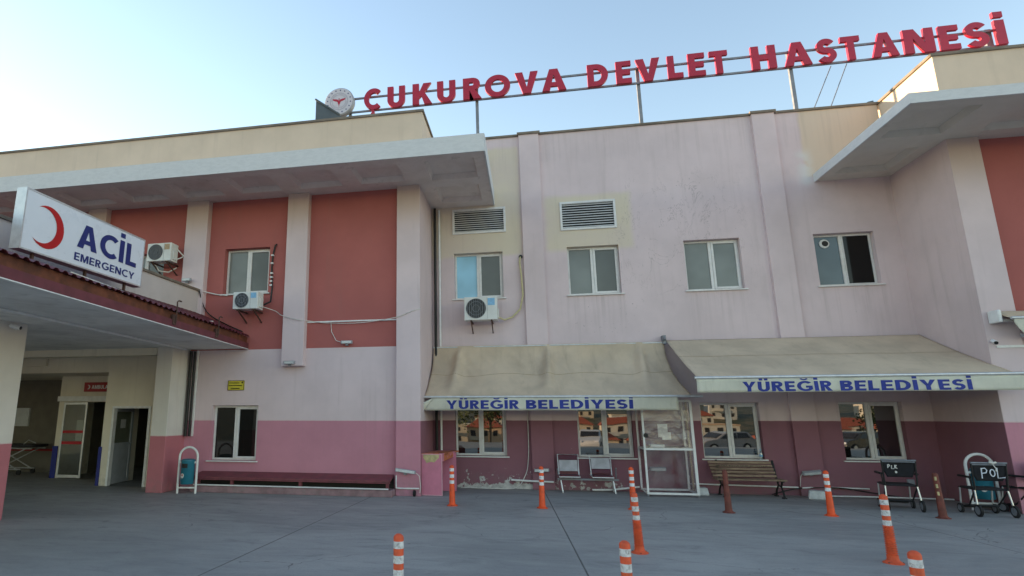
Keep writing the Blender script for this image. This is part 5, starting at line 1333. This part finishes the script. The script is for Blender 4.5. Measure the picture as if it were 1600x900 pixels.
# ------------------------------------------------------------------ what the windows mirror: the far side of the yard
SUNNY = [(0.55, 0.47, 0.36), (0.62, 0.58, 0.50), (0.60, 0.42, 0.28), (0.50, 0.50, 0.48)]
bm_ = [simple('painted_render_%d' % i, c, 0.85, 0.08, 0.6, 0.2, (0.3, 0.25, 0.2)) for i, c in enumerate(SUNNY)]
tile = simple('terracotta_tiles', (0.36, 0.09, 0.045), 0.8, 0.25, 3)
shade = simple('window_shade', (0.03, 0.03, 0.035), 0.2, 0.2, 2)
def house(label, x, y, w, d, floors, mi, hip=True, rz=0.0):
    z0 = min(ground_h(x, y - d / 2), ground_h(x, y + d / 2)) - 3.0; H = 3.0 + floors * 2.9
    t = thing('apartment_house', label, 'house', (x, y, z0), 'sunlit houses across the valley')
    MB().box(x - w / 2, x + w / 2, y - d / 2, y + d / 2, z0, z0 + H).build('wall', bm_[mi], t)
    e = .5
    if hip:
        a = [(x - w / 2 - e, y - d / 2 - e, z0 + H), (x + w / 2 + e, y - d / 2 - e, z0 + H), (x + w / 2 + e, y + d / 2 + e, z0 + H), (x - w / 2 - e, y + d / 2 + e, z0 + H), (x - w / 4, y, z0 + H + 1.9), (x + w / 4, y, z0 + H + 1.9)]
        MB().add(a, [(3, 2, 1, 0), (0, 1, 5, 4), (1, 2, 5), (2, 3, 4, 5), (3, 0, 4)]).build('roof', tile, t)
    else:
        MB().box(x - w / 2 - .2, x + w / 2 + .2, y - d / 2 - .2, y + d / 2 + .2, z0 + H, z0 + H + .35).build('roof', bm_[(mi + 1) % 4], t)
    n = 3
    for f in range(floors):
        zz = z0 + 3.0 + f * 2.9
        for k in range(n):
            xx = x - w / 2 + (k + .5) * w / n
            MB().box(xx - .55, xx + .55, y + d / 2 - .02, y + d / 2 + .04, zz + .9, zz + 2.2).build('window', shade, t)
        MB().box(x - w * .42, x - w * .02, y + d / 2, y + d / 2 + 1.1, zz - .1, zz + .02).box(x - w * .42, x - w * .02, y + d / 2 + 1.04, y + d / 2 + 1.1, zz + .02, zz + .9).build('balcony', bm_[(mi + 2) % 4], t)
    return t
HS = []
COLN = ['cream', 'white', 'ochre', 'grey']
hr = random.Random(5)
for row, (yy, xs_) in enumerate(((-118, [-26, -12, 5, 15, 27, 39, 51, 63, 76, 89, 103]), (-146, [-20, -4, 11, 24, 37, 50, 64, 79, 95, 112]), (-196, [-14, 8, 33, 55, 84, 110]), (-236, [20, 48, 75, 100, 130]))):
    for k, x_ in enumerate(xs_):
        mi = hr.choice((0, 0, 1, 1, 2, 3)); hip = hr.random() < .65; fl = hr.choice((2, 3, 3)) if row != 1 else 3
        lab = '%s house number %d from the left in the %s across the valley' % (COLN[mi] + (' red-roofed' if hip else ' flat-roofed'), k + 1, ('nearest row', 'second row', 'third row', 'highest row')[row])
        HS.append((lab, x_ + hr.uniform(-1.5, 1.5), yy + hr.uniform(-5, 5), hr.uniform(8, 10.5), 8, fl, mi, hip))
for h_ in HS: house(*h_)

leafm = simple('tree_leaves', (0.055, 0.075, 0.022), 0.7, 0.4, 3)
barkm = simple('tree_bark', (0.09, 0.07, 0.05), 0.9, 0.3, 8)
def tree(label, x, y, H, R):
    z0 = ground_h(x, y) - .1
    t = thing('broadleaf_tree', label, 'tree', (x, y, z0), 'trees beyond the yard')
    MB().tube([(x, y, z0), (x + .1, y, z0 + H * .3), (x, y + .1, z0 + H * .6)], [.22, .16, .08], 8).tube([(x, y, z0 + H * .35), (x + R * .5, y, z0 + H * .65)], [.1, .04], 6).tube([(x, y, z0 + H * .4), (x - R * .5, y + .3, z0 + H * .7)], [.1, .04], 6).build('trunk', barkm, t, smooth=40)
    rr = random.Random(int(x * 13 + y)); mb = MB(); cs = [(rr.gauss(0, R * .45), rr.gauss(0, R * .45), H * .66 + rr.gauss(0, H * .14)) for _ in range(16)]
    for _ in range(1500):
        c = rr.choice(cs); p = Vector((x + c[0] + rr.gauss(0, R * .22), y + c[1] + rr.gauss(0, R * .22), z0 + c[2] + rr.gauss(0, R * .2)))
        a = Vector((rr.gauss(0, 1), rr.gauss(0, 1), rr.gauss(0, 1))).normalized() * .16; b_ = a.orthogonal().normalized() * .11
        mb.add([p - a, p + b_, p + a, p - b_], [(0, 1, 2, 3)])
    mb.build('crown', leafm, t)
for q in (('leafy tree at the yard edge mirrored in the first window', -4.5, -36, 6, 2.6), ('leafy tree between the parked cars and the valley', 27, -38, 5.5, 2.2), ('leafy tree behind the dark parked car', 36, -40, 6, 2.4), ('leafy tree down the slope left of the yard', -12, -44, 8, 3), ('leafy tree down the slope in the middle', 14, -46, 5.5, 2), ('leafy tree down the slope on the right', 48, -48, 8, 3)): tree(*q)

def car(label, loc, rz, paint):
    t = thing('parked_car', label, 'car', (0, 0, 0), 'cars parked across the yard')
    L, W = 4.2, 1.76
    side = [(-2.1, .32), (-2.12, .62), (-2.02, .86), (-1.85, .95), (-1.62, 1.38), (-1.3, 1.47), (.05, 1.47), (.4, 1.38), (1.02, .98), (1.75, .86), (2.02, .72), (2.1, .5), (2.05, .30)]
    def f(s):
        def g(a, b):
            k = 1 - .16 * max(0, (b - .95) / .55) - .05 * max(0, abs(a) - 1.7) / .4
            return (a, s * W / 2 * k, b)
        return g
    body = MB().prism(side, f(-1), f(1)).build('body', paint, t, bevel=0.05, smooth=40)
    for s in (-1, 1):
        def gl(a, b, s=s, o=.012): return (a, s * (W / 2 * (1 - .16 * max(0, (b - .95) / .55)) + o), b)
        MB().prism([(-1.58, 1.0), (-1.40, 1.36), (-.6, 1.40), (-.6, 1.0)], gl, lambda a, b: gl(a, b, o=-.02)).prism([(-.52, 1.0), (-.52, 1.40), (.02, 1.40), (.32, 1.32), (.80, 1.0)], gl, lambda a, b: gl(a, b, o=-.02)).build('side_window', shade, body)
        for xx in (-1.3, 1.28):
            w = MB().lathe([(.22, -.10), (.32, -.10), (.33, 0), (.32, .10), (.22, .10)], (xx, s * .80, .325), 24, 'Y').build('wheel', M['rubber'], t, smooth=40)
            MB().lathe([(.19, -.11), (.21, -.06), (.21, .06), (.19, .11)], (xx, s * .80, .325), 18, 'Y').build('rim', M['alu'], w)
        MB().box(2.0, 2.09, s * .62 - .16, s * .62 + .16, .62, .76).build('headlight', M['whiteclean'], t, bevel=0.02)
        MB().box(-2.09, -2.0, s * .66 - .12, s * .66 + .12, .68, .90).build('tail_light', M['crescent'], t, bevel=0.02)
    MB().prism([(.47, 1.36), (1.00, 1.02), (1.03, 1.035), (.50, 1.375)], lambda a, b: (a, -.68, b), lambda a, b: (a, .68, b)).build('windscreen', shade, body)
    MB().prism([(-1.85, 1.0), (-1.66, 1.35), (-1.685, 1.36), (-1.875, 1.005)], lambda a, b: (a, -.66, b), lambda a, b: (a, .66, b)).build('rear_window', shade, body)
    t.location = loc; t.rotation_euler = (0, 0, rz)
    return t
wp = simple('white_car_paint', (0.62, 0.62, 0.62), 0.25, 0.03, 2); sp_ = simple('silver_car_paint', (0.32, 0.32, 0.33), 0.25, 0.03, 2); dp = simple('dark_car_paint', (0.05, 0.055, 0.06), 0.25, 0.05, 2)
car('white hatchback parked across the yard, mirrored in the second window', (4.4, -19, ground_h(0, -19)), radians(100), wp)
car('silver car parked across the yard, mirrored in the third window', (13.2, -17, ground_h(0, -17)), radians(160), sp_)
car('dark car parked across the yard, mirrored in the fourth window', (22.5, -19, ground_h(0, -19)), radians(150), dp)
